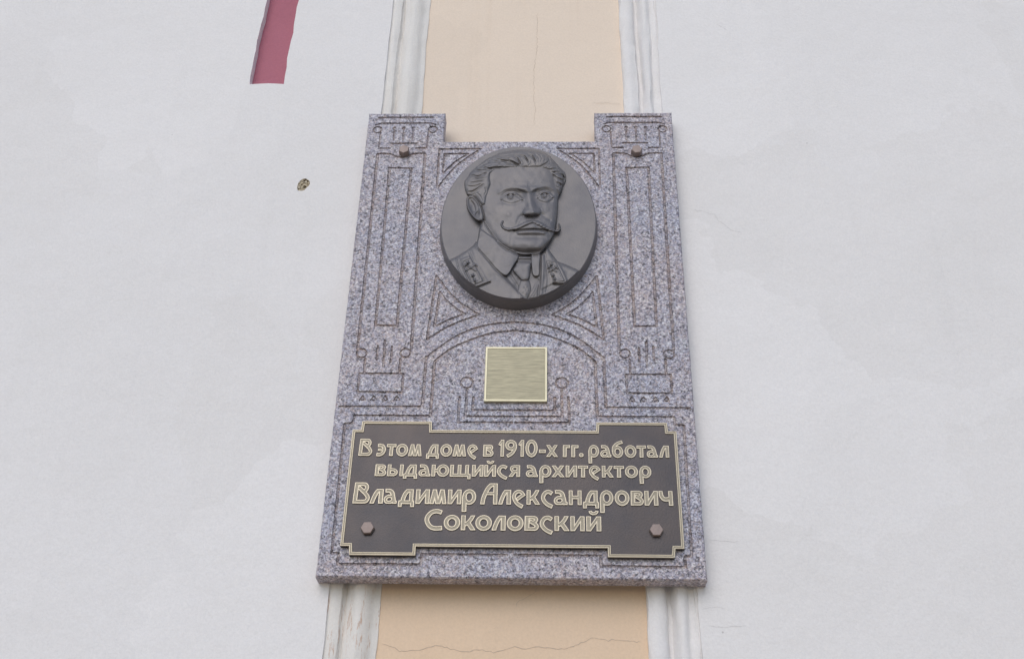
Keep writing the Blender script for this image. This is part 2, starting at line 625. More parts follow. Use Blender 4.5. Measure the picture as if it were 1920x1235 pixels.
pr += [(XR['bead_out'] + 0.003, Y_PIL + 0.011), (XR['pil'] - 0.004, Y_PIL + 0.009), (XR['pil'] - 0.0005, Y_PIL + 0.005), (XR['pil'] + 0.003, Y_PIL + 0.006)]
strip(pr, M_MOULD, "moulding", 8, 0.0022)

# peach panel between the mouldings
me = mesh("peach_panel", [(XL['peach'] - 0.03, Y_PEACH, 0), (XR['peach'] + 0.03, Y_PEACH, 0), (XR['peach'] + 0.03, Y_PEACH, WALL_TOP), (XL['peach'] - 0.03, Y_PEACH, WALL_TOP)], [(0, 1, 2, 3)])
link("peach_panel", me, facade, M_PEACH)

# chipped spot in the left pilaster
chip_px = [(557, 351), (559, 344), (564, 338), (570, 335), (576, 336), (581, 341), (580, 347), (575, 352), (570, 357), (563, 358), (558, 357)]
chip = [at(*p, Y_PIL) for p in chip_px]
chip = np.array(chip)
if poly_area(chip) < 0:
    chip = chip[::-1]
chip = smooth_pts(chip, 3, True)
zs = np.concatenate([[0.0, 0.8, 1.6], np.arange(2.0, 4.2, 0.03), np.arange(4.4, WALL_TOP + 0.01, 0.4)])
RZ = at(530, 158, Y_PIL)[1]                    # lower edge of the red field
rx = XL['bead_out'] + 0.0005 + wob(zs, 79, 0.0012)
right_edge = [(float(x), float(z)) for x, z in zip(rx, zs)]
zr = np.concatenate([[RZ], zs[zs > RZ + 0.01]])
red_r = [(float(x), float(z)) for x, z in zip(XL['red'] + wob(zr, 77, 0.003), zr)]
RL = XL['red'] - 0.085                         # its left edge
red_l = [(float(x), float(z)) for x, z in zip(RL + wob(zr, 91, 0.003), zr)]
xr = np.arange(XL['red'] - 0.02, RL + 0.005, -0.02)
red_b = [(float(x), float(RZ + w)) for x, w in zip(xr, wob(xr, 95, 0.0022))]
outer = right_edge + red_r[::-1] + red_b + red_l + [(-4.5, WALL_TOP), (-4.5, 0.0)]
v, f = prism([outer, chip], Y_PIL, Y_PIL + 0.09, 0.0)
link("pilaster", mesh("pilaster", v, f), facade, M_WHITE)
# ragged layers inside the chip
cc = chip.mean(0)
V, Fc = [], []
rings = [(1.0, 0.0), (0.86, 0.004), (0.66, 0.003), (0.58, 0.007), (0.30, 0.0055), (0.22, 0.009)]
for s, dy in rings:
    for i, p in enumerate(chip):
        q = cc + (p - cc) * s * (1 + (0.14 * math.sin(i * 2.3 + s * 9) if s < 1 else 0.0)) + (0 if s == 1.0 else np.array([0.0012, -0.0015]) * (1 - s) * 2)
        V.append((q[0], Y_PIL + dy + (0.0012 * math.sin(i * 1.7 + s * 20) if s < 1 else 0), q[1]))
n = len(chip)
for k in range(len(rings) - 1):
    for i in range(n):
        j = (i + 1) % n
        Fc.append((k * n + i, k * n + j, (k + 1) * n + j, (k + 1) * n + i))
V.append((cc[0], Y_PIL + 0.010, cc[1]))
for i in range(n):
    Fc.append(((len(rings) - 1) * n + i, (len(rings) - 1) * n + (i + 1) % n, len(V) - 1))
o = link("plaster_chip", mesh("plaster_chip", V, Fc), facade, M_CHIP)
o["label"] = "small chipped hole showing bare brown plaster"

# right pilaster
lx = XR['pil'] + 0.0005 + wob(zs, 83, 0.0020)
outer = [(4.5, 0.0), (4.5, WALL_TOP)] + [(float(x), float(z)) for x, z in zip(lx, zs)][::-1]
v, f = prism([outer], Y_PIL, Y_PIL + 0.09)
link("pilaster", mesh("pilaster", v, f), facade, M_WHITE)

# red painted field sunk into the wall left of the mouldings
me = mesh("red_panel", [(RL - 0.04, Y_PIL + 0.022, RZ - 0.05), (XL['red'] + 0.02, Y_PIL + 0.022, RZ - 0.05), (XL['red'] + 0.02, Y_PIL + 0.022, WALL_TOP), (RL - 0.04, Y_PIL + 0.022, WALL_TOP)], [(0, 1, 2, 3)])
o = link("red_panel", me, facade, M_RED)
o["label"] = "dull red painted recessed panel"

def crack(pts_px, y, width, seed, mat=M_CRACK):
    """hairline crack: a thin wandering sliver lying on the plaster"""
    P = np.array([at(*p, y) for p in pts_px])
    r = np.random.RandomState(seed)
    S = []
    for a, b in zip(P[:-1], P[1:]):
        m = max(3, int(np.hypot(*(b - a)) / 0.005))
        for k in range(m):
            S.append(a + (b - a) * k / m)
    S.append(P[-1])
    S = np.array(S)
    S[1:-1] += r.randn(len(S) - 2, 2) * 0.0009
    d = np.gradient(S, axis=0)
    nn = np.stack([-d[:, 1], d[:, 0]], 1)
    nn /= np.hypot(nn[:, 0], nn[:, 1])[:, None] + 1e-9
    w = width * (0.35 + 0.65 * r.rand(len(S))) * 0.5
    w[0] = w[-1] = width * 0.05
    V = []
    for p, q, ww in zip(S, nn, w):
        V.append((p[0] + q[0] * ww, y - 0.0004, p[1] + q[1] * ww))
        V.append((p[0] - q[0] * ww, y - 0.0004, p[1] - q[1] * ww))
    Fc = [(2 * i, 2 * i + 1, 2 * i + 3, 2 * i + 2) for i in range(len(S) - 1)]
    link("hairline_crack", mesh("hairline_crack", V, Fc), facade, mat)

crack([(716, 1206), (735, 1210), (748, 1219), (780, 1219), (800, 1214), (817, 1209), (833, 1212), (850, 1218), (880, 1222), (893, 1217), (930, 1222), (965, 1212), (985, 1216), (1010, 1212), (1063, 1216), (1085, 1207), (1109, 1195), (1135, 1199), (1165, 1199), (1203, 1203)], Y_PEACH, 0.0011, 1)
crack([(1008, 25), (1007, 90), (1001, 140), (1001, 190), (1004, 205), (1001, 235)], Y_PEACH, 0.0008, 2)
crack([(1110, 193), (1140, 194), (1164, 196)], Y_PEACH, 0.0007, 3)
crack([(968, 1138), (970, 1128), (985, 1120), (1002, 1112), (1008, 1100)], Y_PEACH, 0.0007, 4)
crack([(1315, 1141), (1330, 1139), (1345, 1137), (1362, 1141)], Y_PIL, 0.0007, 5, M_CRACK_W)
crack([(1330, 1173), (1350, 1175), (1375, 1174), (1400, 1173)], Y_PIL, 0.0006, 6, M_CRACK_W)
crack([(1330, 1012), (1352, 1013), (1372, 1015), (1386, 1014)], Y_PIL, 0.0006, 7, M_CRACK_W)
crack([(1300, 393), (1318, 398), (1340, 402), (1345, 412), (1372, 432), (1390, 436)], Y_PIL, 0.0007, 8, M_CRACK_W)
crack([(1345, 47), (1356, 52), (1363, 57)], Y_PIL, 0.0008, 9, M_CRACK_W)


# ------------------------------------------------------------------ granite slab with carved ornament
SW, SH = 0.70, 1.1192
zs_ = lambda px, py: at(px, py, 0.0)
tabx = 0.5 * (abs(at(834, 214)[0]) + abs(at(1117, 214)[0]))
notz = 0.5 * (at(832, 266)[1] + at(1117, 266)[1])
slab = thing("granite_slab", "grey lilac speckled granite memorial slab with carved grooves and raised top corners", "memorial slab", (0, 0, 0))
top = Z0 + SH
corner = [(-SW / 2, Z0 + 0.002), (SW / 2, Z0 + 0.002), (SW / 2, top), (tabx, top), (tabx, notz), (-tabx, notz), (-tabx, top), (-SW / 2, top)]
# slightly chipped arris
outl = []
for a, b in zip(corner, corner[1:] + corner[:1]):
    L = math.hypot(b[0] - a[0], b[1] - a[1])
    m = max(2, int(L / 0.006))
    nx, nz = (b[1] - a[1]) / L, -(b[0] - a[0]) / L
    for k in range(m):
        t = k / m
        j = 0.0 if k == 0 else -abs(rnd.gauss(0, 0.00045))
        outl.append((a[0] + (b[0] - a[0]) * t + nx * j, a[1] + (b[1] - a[1]) * t + nz * j))
outl = np.array(outl)

G = []                                         # carved lines: (points in the slab plane, width)
def g(pts, w=0.0042, smooth=False, mirror=True):
    P = np.array([at(*p) for p in pts])
    if smooth:
        P = smooth_pts(P, 8)
    w = w * 1.3
    G.append((P, w))
    if mirror:
        Q = P.copy()
        Q[:, 0] *= -1
        G.append((Q, w))
def ring(c, r, w=0.0036, mirror=True):
    x, z = at(*c)
    a = np.linspace(0, 2 * math.pi, 29)
    P = np.stack([x + r * np.cos(a), z + r * np.sin(a)], 1)
    w = w * 1.25
    G.append((P, w))
    if mirror:
        Q = P.copy()
        Q[:, 0] *= -1
        G.append((Q, w))
# everything is read off the right half and mirrored
g([(1138, 219), (1240, 219)], 0.0040)
g([(1142, 230), (1236, 230)], 0.0040)
ring((1137, 242), 0.0095); ring((1242, 242), 0.0095)
g([(1236, 230), (1246, 233)], 0.003); g([(1142, 230), (1132, 233)], 0.003)
for x in (1174, 1192, 1210):
    g([(x, 240), (x + 0.7, 262)], 0.0036)
    ring((x, 239), 0.0028, 0.003)
g([(1145, 247), (1147, 275)], 0.0034); g([(1236, 247), (1238, 275)], 0.0034)
g([(1167, 268), (1214, 268)], 0.0038)
g([(1149, 277), (1168, 277)], 0.0038); g([(1217, 277), (1238, 277)], 0.0038)
g([(1149, 290), (1152, 287), (1172, 288), (1182, 292), (1194, 294), (1206, 292), (1216, 288), (1238, 287), (1241, 290)], 0.0042, True)
g([(1150, 288), (1161, 654)], 0.0052); g([(1240, 288), (1263, 655)], 0.0052)
g([(1175, 315), (1190, 612)], 0.0050); g([(1216, 314), (1231, 612)], 0.0050)
g([(1174, 315), (1217, 314)], 0.0042); g([(1189, 612), (1232, 611)], 0.0042)
ring((1172, 663), 0.0102); ring((1255, 664), 0.0102)
g([(1198, 652), (1199, 679)], 0.0040); g([(1212, 640), (1213, 688)], 0.0040); g([(1225, 650), (1226, 676)], 0.0040)
g([(1181, 674), (1182, 700)], 0.0042); g([(1248, 674), (1249, 700)], 0.0042)
g([(1174, 702), (1258, 702), (1260, 737), (1176, 737), (1174, 702)], 0.0042)
for x in (1185, 1207, 1229, 1250):
    g([(x - 5, 752), (x, 744), (x + 5, 752), (x - 5, 752)], 0.0030)
# arch round the small plate
g([(967.5, 604), (1009, 608), (1047.8, 617.6), (1086.6, 637), (1131, 670)], 0.0044, True)
g([(1132, 670), (1136, 763)], 0.0050); g([(1135, 763.5), (1300, 765)], 0.0044)
g([(967.5, 620), (1009, 625), (1047.8, 637), (1086.6, 655), (1116, 678)], 0.0044, True)
g([(1116, 678), (1120, 781)], 0.0050)
g([(1119, 781), (1264, 781.5), (1266, 796), (1282, 797.5), (1297, 1042), (1284, 1043), (1285, 1063), (1127, 1061), (1126, 1041.5), (965, 1040)], 0.0044)
# stems either side of the small plate
ring((1053.6, 718), 0.0118, 0.004)
g([(1053, 731), (1054, 781), (966, 781)], 0.0044)
g([(1066, 745), (1067.5, 792.5), (966, 792)], 0.0044)
g([(1040, 745), (1040.5, 769.5), (966, 769)], 0.0044)
# spandrels above the arch and in the upper corners
g([(1035, 590), (1052, 581), (1072, 568), (1096, 546), (1117, 520)], 0.0042, True); g([(1119, 518), (1132, 636)], 0.0046); g([(1131, 636), (1086.6, 610), (1035, 590)], 0.0042, True)
g([(1062, 589), (1078, 580), (1096, 566), (1110, 550)], 0.0042, True); g([(1111, 548), (1119, 613)], 0.0046); g([(1118, 613), (1090, 599), (1062, 589)], 0.0042, True)
g([(1045, 279), (1123, 279), (1125, 350)], 0.0042); g([(1051, 283), (1083, 305), (1106, 329), (1123, 352)], 0.0042, True)
g([(1068, 288), (1113, 288), (1115, 322)], 0.0038); g([(1070, 289), (1092, 303), (1114, 324)], 0.0038, True)

STEP = 0.0010
gx = np.arange(-SW / 2 - 0.004, SW / 2 + 0.0041, STEP)
gz = np.arange(Z0 - 0.004, top + 0.0041, STEP)
D = np.full((len(gz), len(gx)), 0.02)
PAD = 0.008
for P, w in G:
    for a, b in zip(P[:-1], P[1:]):
        i0 = max(0, int((min(a[0], b[0]) - PAD - gx[0]) / STEP)); i1 = min(len(gx), int((max(a[0], b[0]) + PAD - gx[0]) / STEP) + 2)
        j0 = max(0, int((min(a[1], b[1]) - PAD - gz[0]) / STEP)); j1 = min(len(gz), int((max(a[1], b[1]) + PAD - gz[0]) / STEP) + 2)
        if i1 <= i0 or j1 <= j0:
            continue
        X, Y = np.meshgrid(gx[i0:i1], gz[j0:j1])
        e = b - a
        L = e @ e + 1e-18
        t = np.clip(((X - a[0]) * e[0] + (Y - a[1]) * e[1]) / L, 0, 1)
        d = np.hypot(X - a[0] - e[0] * t, Y - a[1] - e[1] * t) - w / 2
        D[j0:j1, i0:i1] = np.minimum(D[j0:j1, i0:i1], d)
# hand-cut wander of the groove edges
jit = nrs.randn(len(gz) // 3 + 2, len(gx) // 3 + 2)
jit = np.kron(jit, np.ones((3, 3)))[:len(gz), :len(gx)]
jit = (jit + np.roll(jit, 1, 0) + np.roll(jit, 1, 1) + np.roll(jit, 2, 0) + np.roll(jit, 2, 1)) / 5
D = D + jit * 0.0004
XX, ZZ = np.meshgrid(gx, gz)
edge_d = sd_poly(np.array(corner), XX, ZZ)
D = np.where(edge_d > -0.0045, np.maximum(D, 0.004), D)      # lines stop short of the arris
D[0] = D[-1] = 0.02
D[:, 0] = D[:, -1] = 0.02
SLOPE = 0.0011
lo = [simplify(L, 0.00016) for L in contour(D, gx, gz, 0.0) if abs(poly_area(L)) > 4e-6]
li_ = [simplify(L, 0.00016) for L in contour(D, gx, gz, -SLOPE) if abs(poly_area(L)) > 1.5e-6]
lo = [L for L in lo if len(L) > 2]
li_ = [L for L in li_ if len(L) > 2]
V, Fc = cdt([outl] + lo + li_)
def sample(Farr, x, z):
    fx = np.clip((x - gx[0]) / STEP, 0, len(gx) - 1.001); fz = np.clip((z - gz[0]) / STEP, 0, len(gz) - 1.001)
    i, j = fx.astype(int), fz.astype(int)
    u, w = fx - i, fz - j
    return Farr[j, i] * (1 - u) * (1 - w) + Farr[j, i + 1] * u * (1 - w) + Farr[j + 1, i] * (1 - u) * w + Farr[j + 1, i + 1] * u * w
cen = V[Fc].mean(1)
ins = in_loops([outl], cen[:, 0], cen[:, 1])
Fc, cen = Fc[ins], cen[ins]
in_o = in_loops(lo, cen[:, 0], cen[:, 1])
vd = sample(D, V[:, 0], V[:, 1])
depth = np.where(vd < -SLOPE * 0.5, 0.0027, 0.0)
V3 = np.stack([V[:, 0], depth, V[:, 1]], 1)

def sub_mesh(name, faces, parent, mat, label=None):
    u, inv = np.unique(faces, return_inverse=True)
    me = mesh(name, V3[u], inv.reshape(faces.shape))
    return link(name, me, parent, mat)
# slab body: front face without the grooves, chamfered arris, sides and back
u, inv = np.unique(Fc[~in_o], return_inverse=True)
bv = [tuple(p) for p in V3[u]]
bf = [tuple(q) for q in inv.reshape(-1, 3)]
n = len(outl)
d1 = outl - np.roll(outl, 1, 0); d2 = np.roll(outl, -1, 0) - outl
d1 /= np.hypot(*d1.T)[:, None]; d2 /= np.hypot(*d2.T)[:, None]
n1 = np.stack([d1[:, 1], -d1[:, 0]], 1); n2 = np.stack([d2[:, 1], -d2[:, 0]], 1)
mm = n1 + n2
mm /= np.maximum(0.5, np.sum(mm * n1, 1))[:, None]
mid = outl + mm * 0.0022
base = len(bv)
bv += [(x, 0.0, z) for x, z in outl] + [(x, 0.0024, z) for x, z in mid] + [(x, Y_SLAB_BACK, z) for x, z in mid]
for k in range(2):
    for i in range(n):
        j = (i + 1) % n
        bf.append((base + k * n + i, base + (k + 1) * n + i, base + (k + 1) * n + j, base + k * n + j))
bf.append(tuple(base + 2 * n + i for i in range(n)))
link("slab_body", mesh("slab_body", bv, bf), slab, M_GRAN)
# grooves: one part per connected carved line
gf = Fc[in_o]
par = list(range(len(V)))
def find(a):
    while par[a] != a:
        par[a] = par[par[a]]
        a = par[a]
    return a
for a, b, c in gf.tolist():
    ra = find(a)
    par[find(b)] = ra
    par[find(c)] = ra
comp = {}
for q in gf.tolist():
    comp.setdefault(find(q[0]), []).append(q)
print("groove parts", len(comp), "slab verts", len(V))
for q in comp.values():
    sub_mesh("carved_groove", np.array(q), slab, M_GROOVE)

def hex_bolt(parent, x, z, y, r, h, turn, mat=M_BOLT):
    V, Fc = [], []
    prof = [(1.0, 0.0), (1.0, h - 0.0016), (0.90, h), (0.0, h + 0.0003)]
    for s, hh in prof[:3]:
        for k in range(6):
            a = turn + k * math.pi / 3
            V.append((x + r * s * math.cos(a), y - hh, z + r * s * math.sin(a)))
    V.append((x, y - h - 0.0003, z))
    for k in range(2):
        for i in range(6):
            j = (i + 1) % 6
            Fc.append((k * 6 + i, k * 6 + j, (k + 1) * 6 + j, (k + 1) * 6 + i))
    for i in range(6):
        Fc.append((12 + i, 12 + (i + 1) % 6, 18))
    o = link("bolt", mesh("bolt", V, Fc), parent, mat)
    return o
xb, zb = at(1194, 279, -0.015)
hex_bolt(slab, xb, zb, 0.0, 0.0125, 0.015, math.radians(8))
xb2, zb2 = at(757, 279, -0.015)
hex_bolt(slab, xb2, zb2, 0.0, 0.0125, 0.015, math.radians(28))

# ------------------------------------------------------------------ inscription plate
YP = -0.010
plate = thing("inscription_plate", "dark bronze inscription plate with raised brass Cyrillic lettering and stepped rim", "memorial plate", (0, 0, 0))
op = [(662, 806), (677, 806), (679.5, 790), (809, 790), (809.5, 806), (1116.6, 808), (1117.5, 793), (1251.5, 793.5), (1253, 809), (1270, 809.5),
      (1284, 1028), (1266, 1028), (1266, 1045), (1139.5, 1044), (1139, 1027), (779.5, 1023), (779, 1040), (654.5, 1040), (653, 1023), (637.5, 1023)]
P = np.array([at(*p, YP) for p in op])
# regularise: mirror-average about the plate's axis
ax = P[:, 0].mean()
order = [9, 8, 7, 6, 5, 4, 3, 2, 1, 0, 19, 18, 17, 16, 15, 14, 13, 12, 11, 10]
Q = P[order].copy(); Q[:, 0] = 2 * ax - Q[:, 0]
P = 0.5 * (P + Q)
P[:10, 1] += 0.0017
for grp in ((2, 3, 6, 7), (0, 1, 4, 5, 8, 9), (10, 11, 14, 15, 18, 19), (12, 13, 16, 17)):
    P[list(grp), 1] = P[list(grp), 1].mean()
if poly_area(P) < 0:
    P = P[::-1]
def inset(P, d):
    P = np.asarray(P)
    d1 = P - np.roll(P, 1, 0); d2 = np.roll(P, -1, 0) - P
    d1 = d1 / np.hypot(*d1.T)[:, None]; d2 = d2 / np.hypot(*d2.T)[:, None]
    a = np.stack([-d1[:, 1], d1[:, 0]], 1); b = np.stack([-d2[:, 1], d2[:, 0]], 1)
    m = a + b
    m = m / np.sum(m * a, 1)[:, None]
    return P + m * d
v, f = prism([inset(P, 0.0004)], YP + 0.0022, -0.0003)
link("plate_field", mesh("plate_field", v, f), plate, M_PLATE)
def frame_mesh(P, prof):
    """rim swept round a closed outline: prof = (inset, y) pairs"""
    V, Fc = [], []
    n = len(P)
    for d, y in prof:
        V += [(x, y, z) for x, z in inset(P, d)]
    for k in range(len(prof) - 1):
        for i in range(n):
            j = (i + 1) % n
            Fc.append((k * n + i, (k + 1) * n + i, (k + 1) * n + j, k * n + j)[::-1])
    return V, Fc
v, f = frame_mesh(P, [(0.0, 0.0), (0.0, YP + 0.0014)])
link("plate_edge", mesh("plate_edge", v, f), plate, M_PLATE)
v, f = frame_mesh(P, [(0.0, YP + 0.0014), (0.0007, YP), (0.0018, YP), (0.0026, YP + 0.0009)])
link("rim", mesh("rim", v, f), plate, M_BRASS)
v, f = frame_mesh(P, [(0.0026, YP + 0.0009), (0.0040, YP + 0.0009)])
link("rim_channel", mesh("rim_channel", v, f), plate, M_BRASS_D)
v, f = frame_mesh(P, [(0.0040, YP + 0.0009), (0.0045, YP + 0.0001), (0.0055, YP + 0.0001), (0.0061, YP + 0.0023)])
link("rim", mesh("rim", v, f), plate, M_BRASS)
YF = YP + 0.0022
for bx, bz, tn in ((688.5, 988, 3), (1231, 992, 0)):
    x, z = at(bx, bz, YF - 0.008)
    hex_bolt(plate, x, z, YF, 0.0128, 0.008, math.radians(tn))

# --- glyphs, drawn as strokes in units of the x-height
T = 0.235
def arc(cx, cy, rx, ry, a0, a1, n=14):
    a = np.radians(np.linspace(a0, a1, n))
    return [(cx + rx * math.cos(t), cy + ry * math.sin(t)) for t in a]
def S(*pts, t=T, sm=False, t1=None):
    t = t * 1.16
    t1 = None if t1 is None else t1 * 1.16
    p = np.array(pts, float)
    if sm:
        p = smooth_pts(p, 7)
    n = len(p)
    d = np.gradient(p, axis=0) if sm else None
    tt = np.linspace(t, t if t1 is None else t1, n) * 0.5
    if d is None:
        d1 = p[1:] - p[:-1]
        d1 /= np.hypot(*d1.T)[:, None]
        nn = np.zeros_like(p)
        for i in range(n):
            a = d1[max(i - 1, 0)]; b = d1[min(i, n - 2)]
            na = np.array([-a[1], a[0]]); nb = np.array([-b[1], b[0]])
            m = na + nb
            nn[i] = m / max(0.3, m @ na)
    else:
        nn = np.stack([-d[:, 1], d[:, 0]], 1)
        nn /= np.hypot(*nn.T)[:, None] + 1e-9
    return ('p', np.vstack([p + nn * tt[:, None], (p - nn * tt[:, None])[::-1]]))
def O(cx, cy, rx, ry, ix, iy, tilt=0.0):
    a = np.linspace(0, 2 * math.pi, 37)[:-1]
    c, s = math.cos(math.radians(tilt)), math.sin(math.radians(tilt))
    def el(rx, ry):
        x, y = rx * np.cos(a), ry * np.sin(a)
        return np.stack([cx + c * x - s * y, cy + s * x + c * y], 1)
    return ('o', el(rx, ry), el(ix, iy) if ix else None)
CLIP01 = (0.0, 1.0)
GL = {
 'о': ([O(.47, .5, .47, .53, .205, .26)], None),
 'т': ([S((0, .885), (.76, .885), t=.23), S((.39, .95), (.37, 0), t=.23, t1=.26)], CLIP01),
 'э': ([S((.07, .885), (.28, .89), (.5, .8), (.6, .53), (.5, .25), (.28, .11), (0, .115), sm=True), S((.1, .52), (.56, .52), t=.17)], None),
 'м': ([S((.11, -.05), (.30, 1.05)), S((.27, 1.05), (.50, -.05), t=.22), S((.53, -.05), (.78, 1.05), t=.22), S((.76, 1.05), (.93, -.05))], CLIP01),
 'д': ([S((0, .105), (1, .105), t=.21), S((.105, .15), (.105, -.22), t=.21), S((.895, .15), (.895, -.22), t=.21), S((.81, .1), (.81, 1.0), t=.23),
        S((.24, .08), (.30, .38), (.40, .66), (.52, .84), (.62, .93), sm=True), S((.47, .9), (.92, .9), t=.2)], (-.25, 1.0)),
 'е': ([S((.74, -.15), (.48, -.02), (.26, .18), (.125, .48), (.2, .76), (.42, .895), (.64, .84), (.8, .66), sm=True, t1=.19), S((.87, .74), (.31, .33), t=.2)], None),
 'в': ([S((.12, -.02), (.14, 1.02), t=.24), S((.05, .90), (.42, .90), (.59, .85), (.64, .74), (.58, .62), (.42, .53), sm=True, t=.2),
        S((.26, .66), (.45, .54), (.62, .41), (.68, .27), (.60, .14), (.42, .105), (.05, .105), sm=True, t=.21)], CLIP01),
 'В': ([S((.13, -.02), (.19, 1.47), t=.25), S((.1, 1.34), (.6, 1.34), (.81, 1.27), (.88, 1.08), (.78, .86), (.62, .76), sm=True, t=.22),
        S((.3, 1.14), (.55, .92), (.83, .66), (.99, .40), (.90, .18), (.68, .115), (.05, .115), sm=True, t=.23)], (0.0, 1.45)),
 '1': ([S((.32, -.02), (.34, 1.44), t=.26), S((.04, .96), (.17, 1.17), (.33, 1.33), sm=True, t=.2)], (0.0, 1.42)),
 '9': ([O(.47, .97, .46, .45, .185, .18), S((.81, 1.02), (.78, .68), (.55, .28), (.17, .03), sm=True, t=.24)], None),
 '0': ([O(.48, .71, .48, .74, .21, .45)], None),
 '-': ([S((0, .47), (.53, .47), t=.24)], None),
 'х': ([S((.02, 1.1), (.40, .55), (.90, -.08), t=.25), S((.9, 1.1), (.52, .55), (.02, -.08), t=.24)], CLIP01),
 'г': ([S((.14, 0), (.15, 1), t=.25), S((.05, .89), (.56, .89), t=.22)], CLIP01),
 '.': ([O(.17, .17, .17, .17, 0, 0)], None),
 'р': ([S((.145, -.52), (.135, .55), t=.25), O(.44, .5, .435, .53, .18, .27)], None),
 'а': ([S((.08, .88), (.32, .895), (.51, .78), (.60, .5), (.66, .2), (.72, -.1), sm=True, t=.235), O(.36, .29, .36, .325, .14, .105, 18), S((.62, .1), (.86, .1), t=.17)], (0.0, 1.02)),
 'б': ([O(.44, .46, .44, .50, .175, .235), S((.115, .5), (.15, .82), (.34, 1.08), (.58, 1.22), (.84, 1.30), sm=True, t=.23)], None),
 'л': ([S((.65, -.02), (.65, 1.02), t=.25), S((.08, -.06), (.20, .38), (.34, .72), (.50, .96), sm=True, t=.23), S((.37, .9), (.72, .9), t=.2)], CLIP01),
 'ы': ([S((.12, -.02), (.14, 1.02), t=.25), S((.1, .11), (.45, .11), (.64, .18), (.70, .34), (.60, .49), (.4, .55), (.1, .55), sm=True, t=.21), S((1.11, -.02), (1.14, 1.02), t=.25)], CLIP01),
 'ю': ([S((.13, 0), (.13, 1), t=.26), S((.2, .5), (.5, .5), t=.24), O(.88, .5, .49, .53, .22, .26)], None),
 'щ': ([S((.12, .0), (.14, 1), t=.24), S((.71, .0), (.72, 1), t=.24), S((1.29, .0), (1.31, 1), t=.24), S((0, .11), (1.58, .11), t=.22), S((1.47, .15), (1.47, -.22), t=.21)], None),
 'и': ([S((.13, 0), (.13, 1), t=.25), S((.76, 0), (.76, 1), t=.25), S((.14, .02), (.75, .98), t=.2)], CLIP01),
 'й': ([S((.13, 0), (.13, 1), t=.25), S((.76, 0), (.76, 1), t=.25), S((.14, .02), (.75, .98), t=.2), ('b',)], None),
 'с': ([S((.76, .76), (.52, .895), (.27, .80), (.13, .5), (.22, .24), (.45, .02), (.78, -.14), sm=True, t=.235)], None),
 'я': ([S((.74, -.02), (.74, 1.02), t=.25), S((.78, .89), (.42, .89), (.23, .82), (.19, .67), (.27, .53), (.45, .46), (.78, .46), sm=True, t=.2), S((.47, .52), (.08, -.06), t=.24)], CLIP01),
 'к': ([S((.13, 0), (.13, 1), t=.25), S((.2, .36), (.42, .5), (.62, .74), (.78, 1.06), sm=True, t=.22), S((.40, .56), (.82, -.06), t=.25)], CLIP01),
 'н': ([S((.13, 0), (.13, 1), t=.25), S((.78, 0), (.78, 1), t=.25), S((.1, .52), (.8, .52), t=.2)], CLIP01),
 'ч': ([S((.81, 0), (.80, 1), t=.25), S((.12, 1.02), (.16, .68), (.32, .46), (.56, .43), (.8, .52), sm=True, t=.24)], CLIP01),
 'А': ([S((1.0, 0), (1.0, 1.45), t=.25), S((.12, -.04), (.19, .42), (.40, .95), (.62, 1.26), (.8, 1.36), sm=True, t=.25), S((.62, 1.355), (1.1, 1.355), t=.19), S((.25, .74), (1.0, .74), t=.17)], (0.0, 1.45)),
 'С': ([S((1.06, 1.19), (.74, 1.28), (.40, 1.18), (.16, .86), (.16, .55), (.38, .22), (.70, .105), (1.12, .14), sm=True, t=.25)], None),
}
def glyph_mesh(ch):
    items, clip = GL[ch]
    h = 0.014
    xs = np.arange(-0.25, 1.95, h)
    ys = np.arange(-0.75, 1.70, h)
    X, Y = np.meshgrid(xs, ys)
    F = np.full(X.shape, 1.0)
    for it in items:
        if it[0] == 'p':
            F = np.minimum(F, sd_poly(it[1], X, Y))
        elif it[0] == 'o':
            d = sd_poly(it[1], X, Y)
            if it[2] is not None:
                d = np.maximum(d, -sd_poly(it[2], X, Y))
            F = np.minimum(F, d)
    if clip:
        F = np.maximum(F, np.maximum(Y - clip[1], clip[0] - Y))
    if any(it[0] == 'b' for it in items):
        F = np.maximum(F, np.maximum(Y - 1.0, -Y))
        bl = sd_poly(S(*arc(.45, 1.38, .21, .19, 180, 360, 12), t=.17, sm=True)[1], X, Y)
        F = np.minimum(F, bl)
    RIM = 0.058
    lo = [simplify(L, 0.004) for L in contour(F, xs, ys, 0.0)]
    li = [simplify(L, 0.004) for L in contour(F, xs, ys, -RIM) if abs(poly_area(L)) > 0.002]
    lo = [L for L in lo if len(L) > 2]
    li = [L for L in li if len(L) > 2]
    V, Fc = cdt(lo + li)
    cen = V[Fc].mean(1)
    ins = in_loops(lo, cen[:, 0], cen[:, 1])
    Fc, cen = Fc[ins], cen[ins]
    core = in_loops(li, cen[:, 0], cen[:, 1]) if li else np.zeros(len(cen), bool)
    x0, x1 = V[:, 0].min(), V[:, 0].max()
    verts, faces, mats = [], [], []
    verts += [(x, -1.0, z) for x, z in V]
    for q in Fc[~core]:
        faces.append(tuple(q)); mats.append(0)
    b = len(verts)
    verts += [(x, -0.62, z) for x, z in V]
    for q in Fc[core]:
        faces.append(tuple(q + b)); mats.append(1)
    for L, ya, yb, m in [(L, -1.0, 0.05, 0) for L in lo] + [(L, -1.0, -0.62, 1) for L in li]:
        b = len(verts); n = len(L)
        verts += [(x, ya, z) for x, z in L] + [(x, yb, z) for x, z in L]
        for i in range(n):
            j = (i + 1) % n
            faces.append((b + i, b + j, b + n + j, b + n + i)); mats.append(m)
    me = mesh("letter", verts, faces)
    me.materials.append(M_BRASS)
    me.materials.append(M_BRASS_D)
    me.polygons.foreach_set("material_index", mats)
    return me, x0, x1
cacheG = {}
A_, B_, C_, D_ = 660, 820, 950, 1080
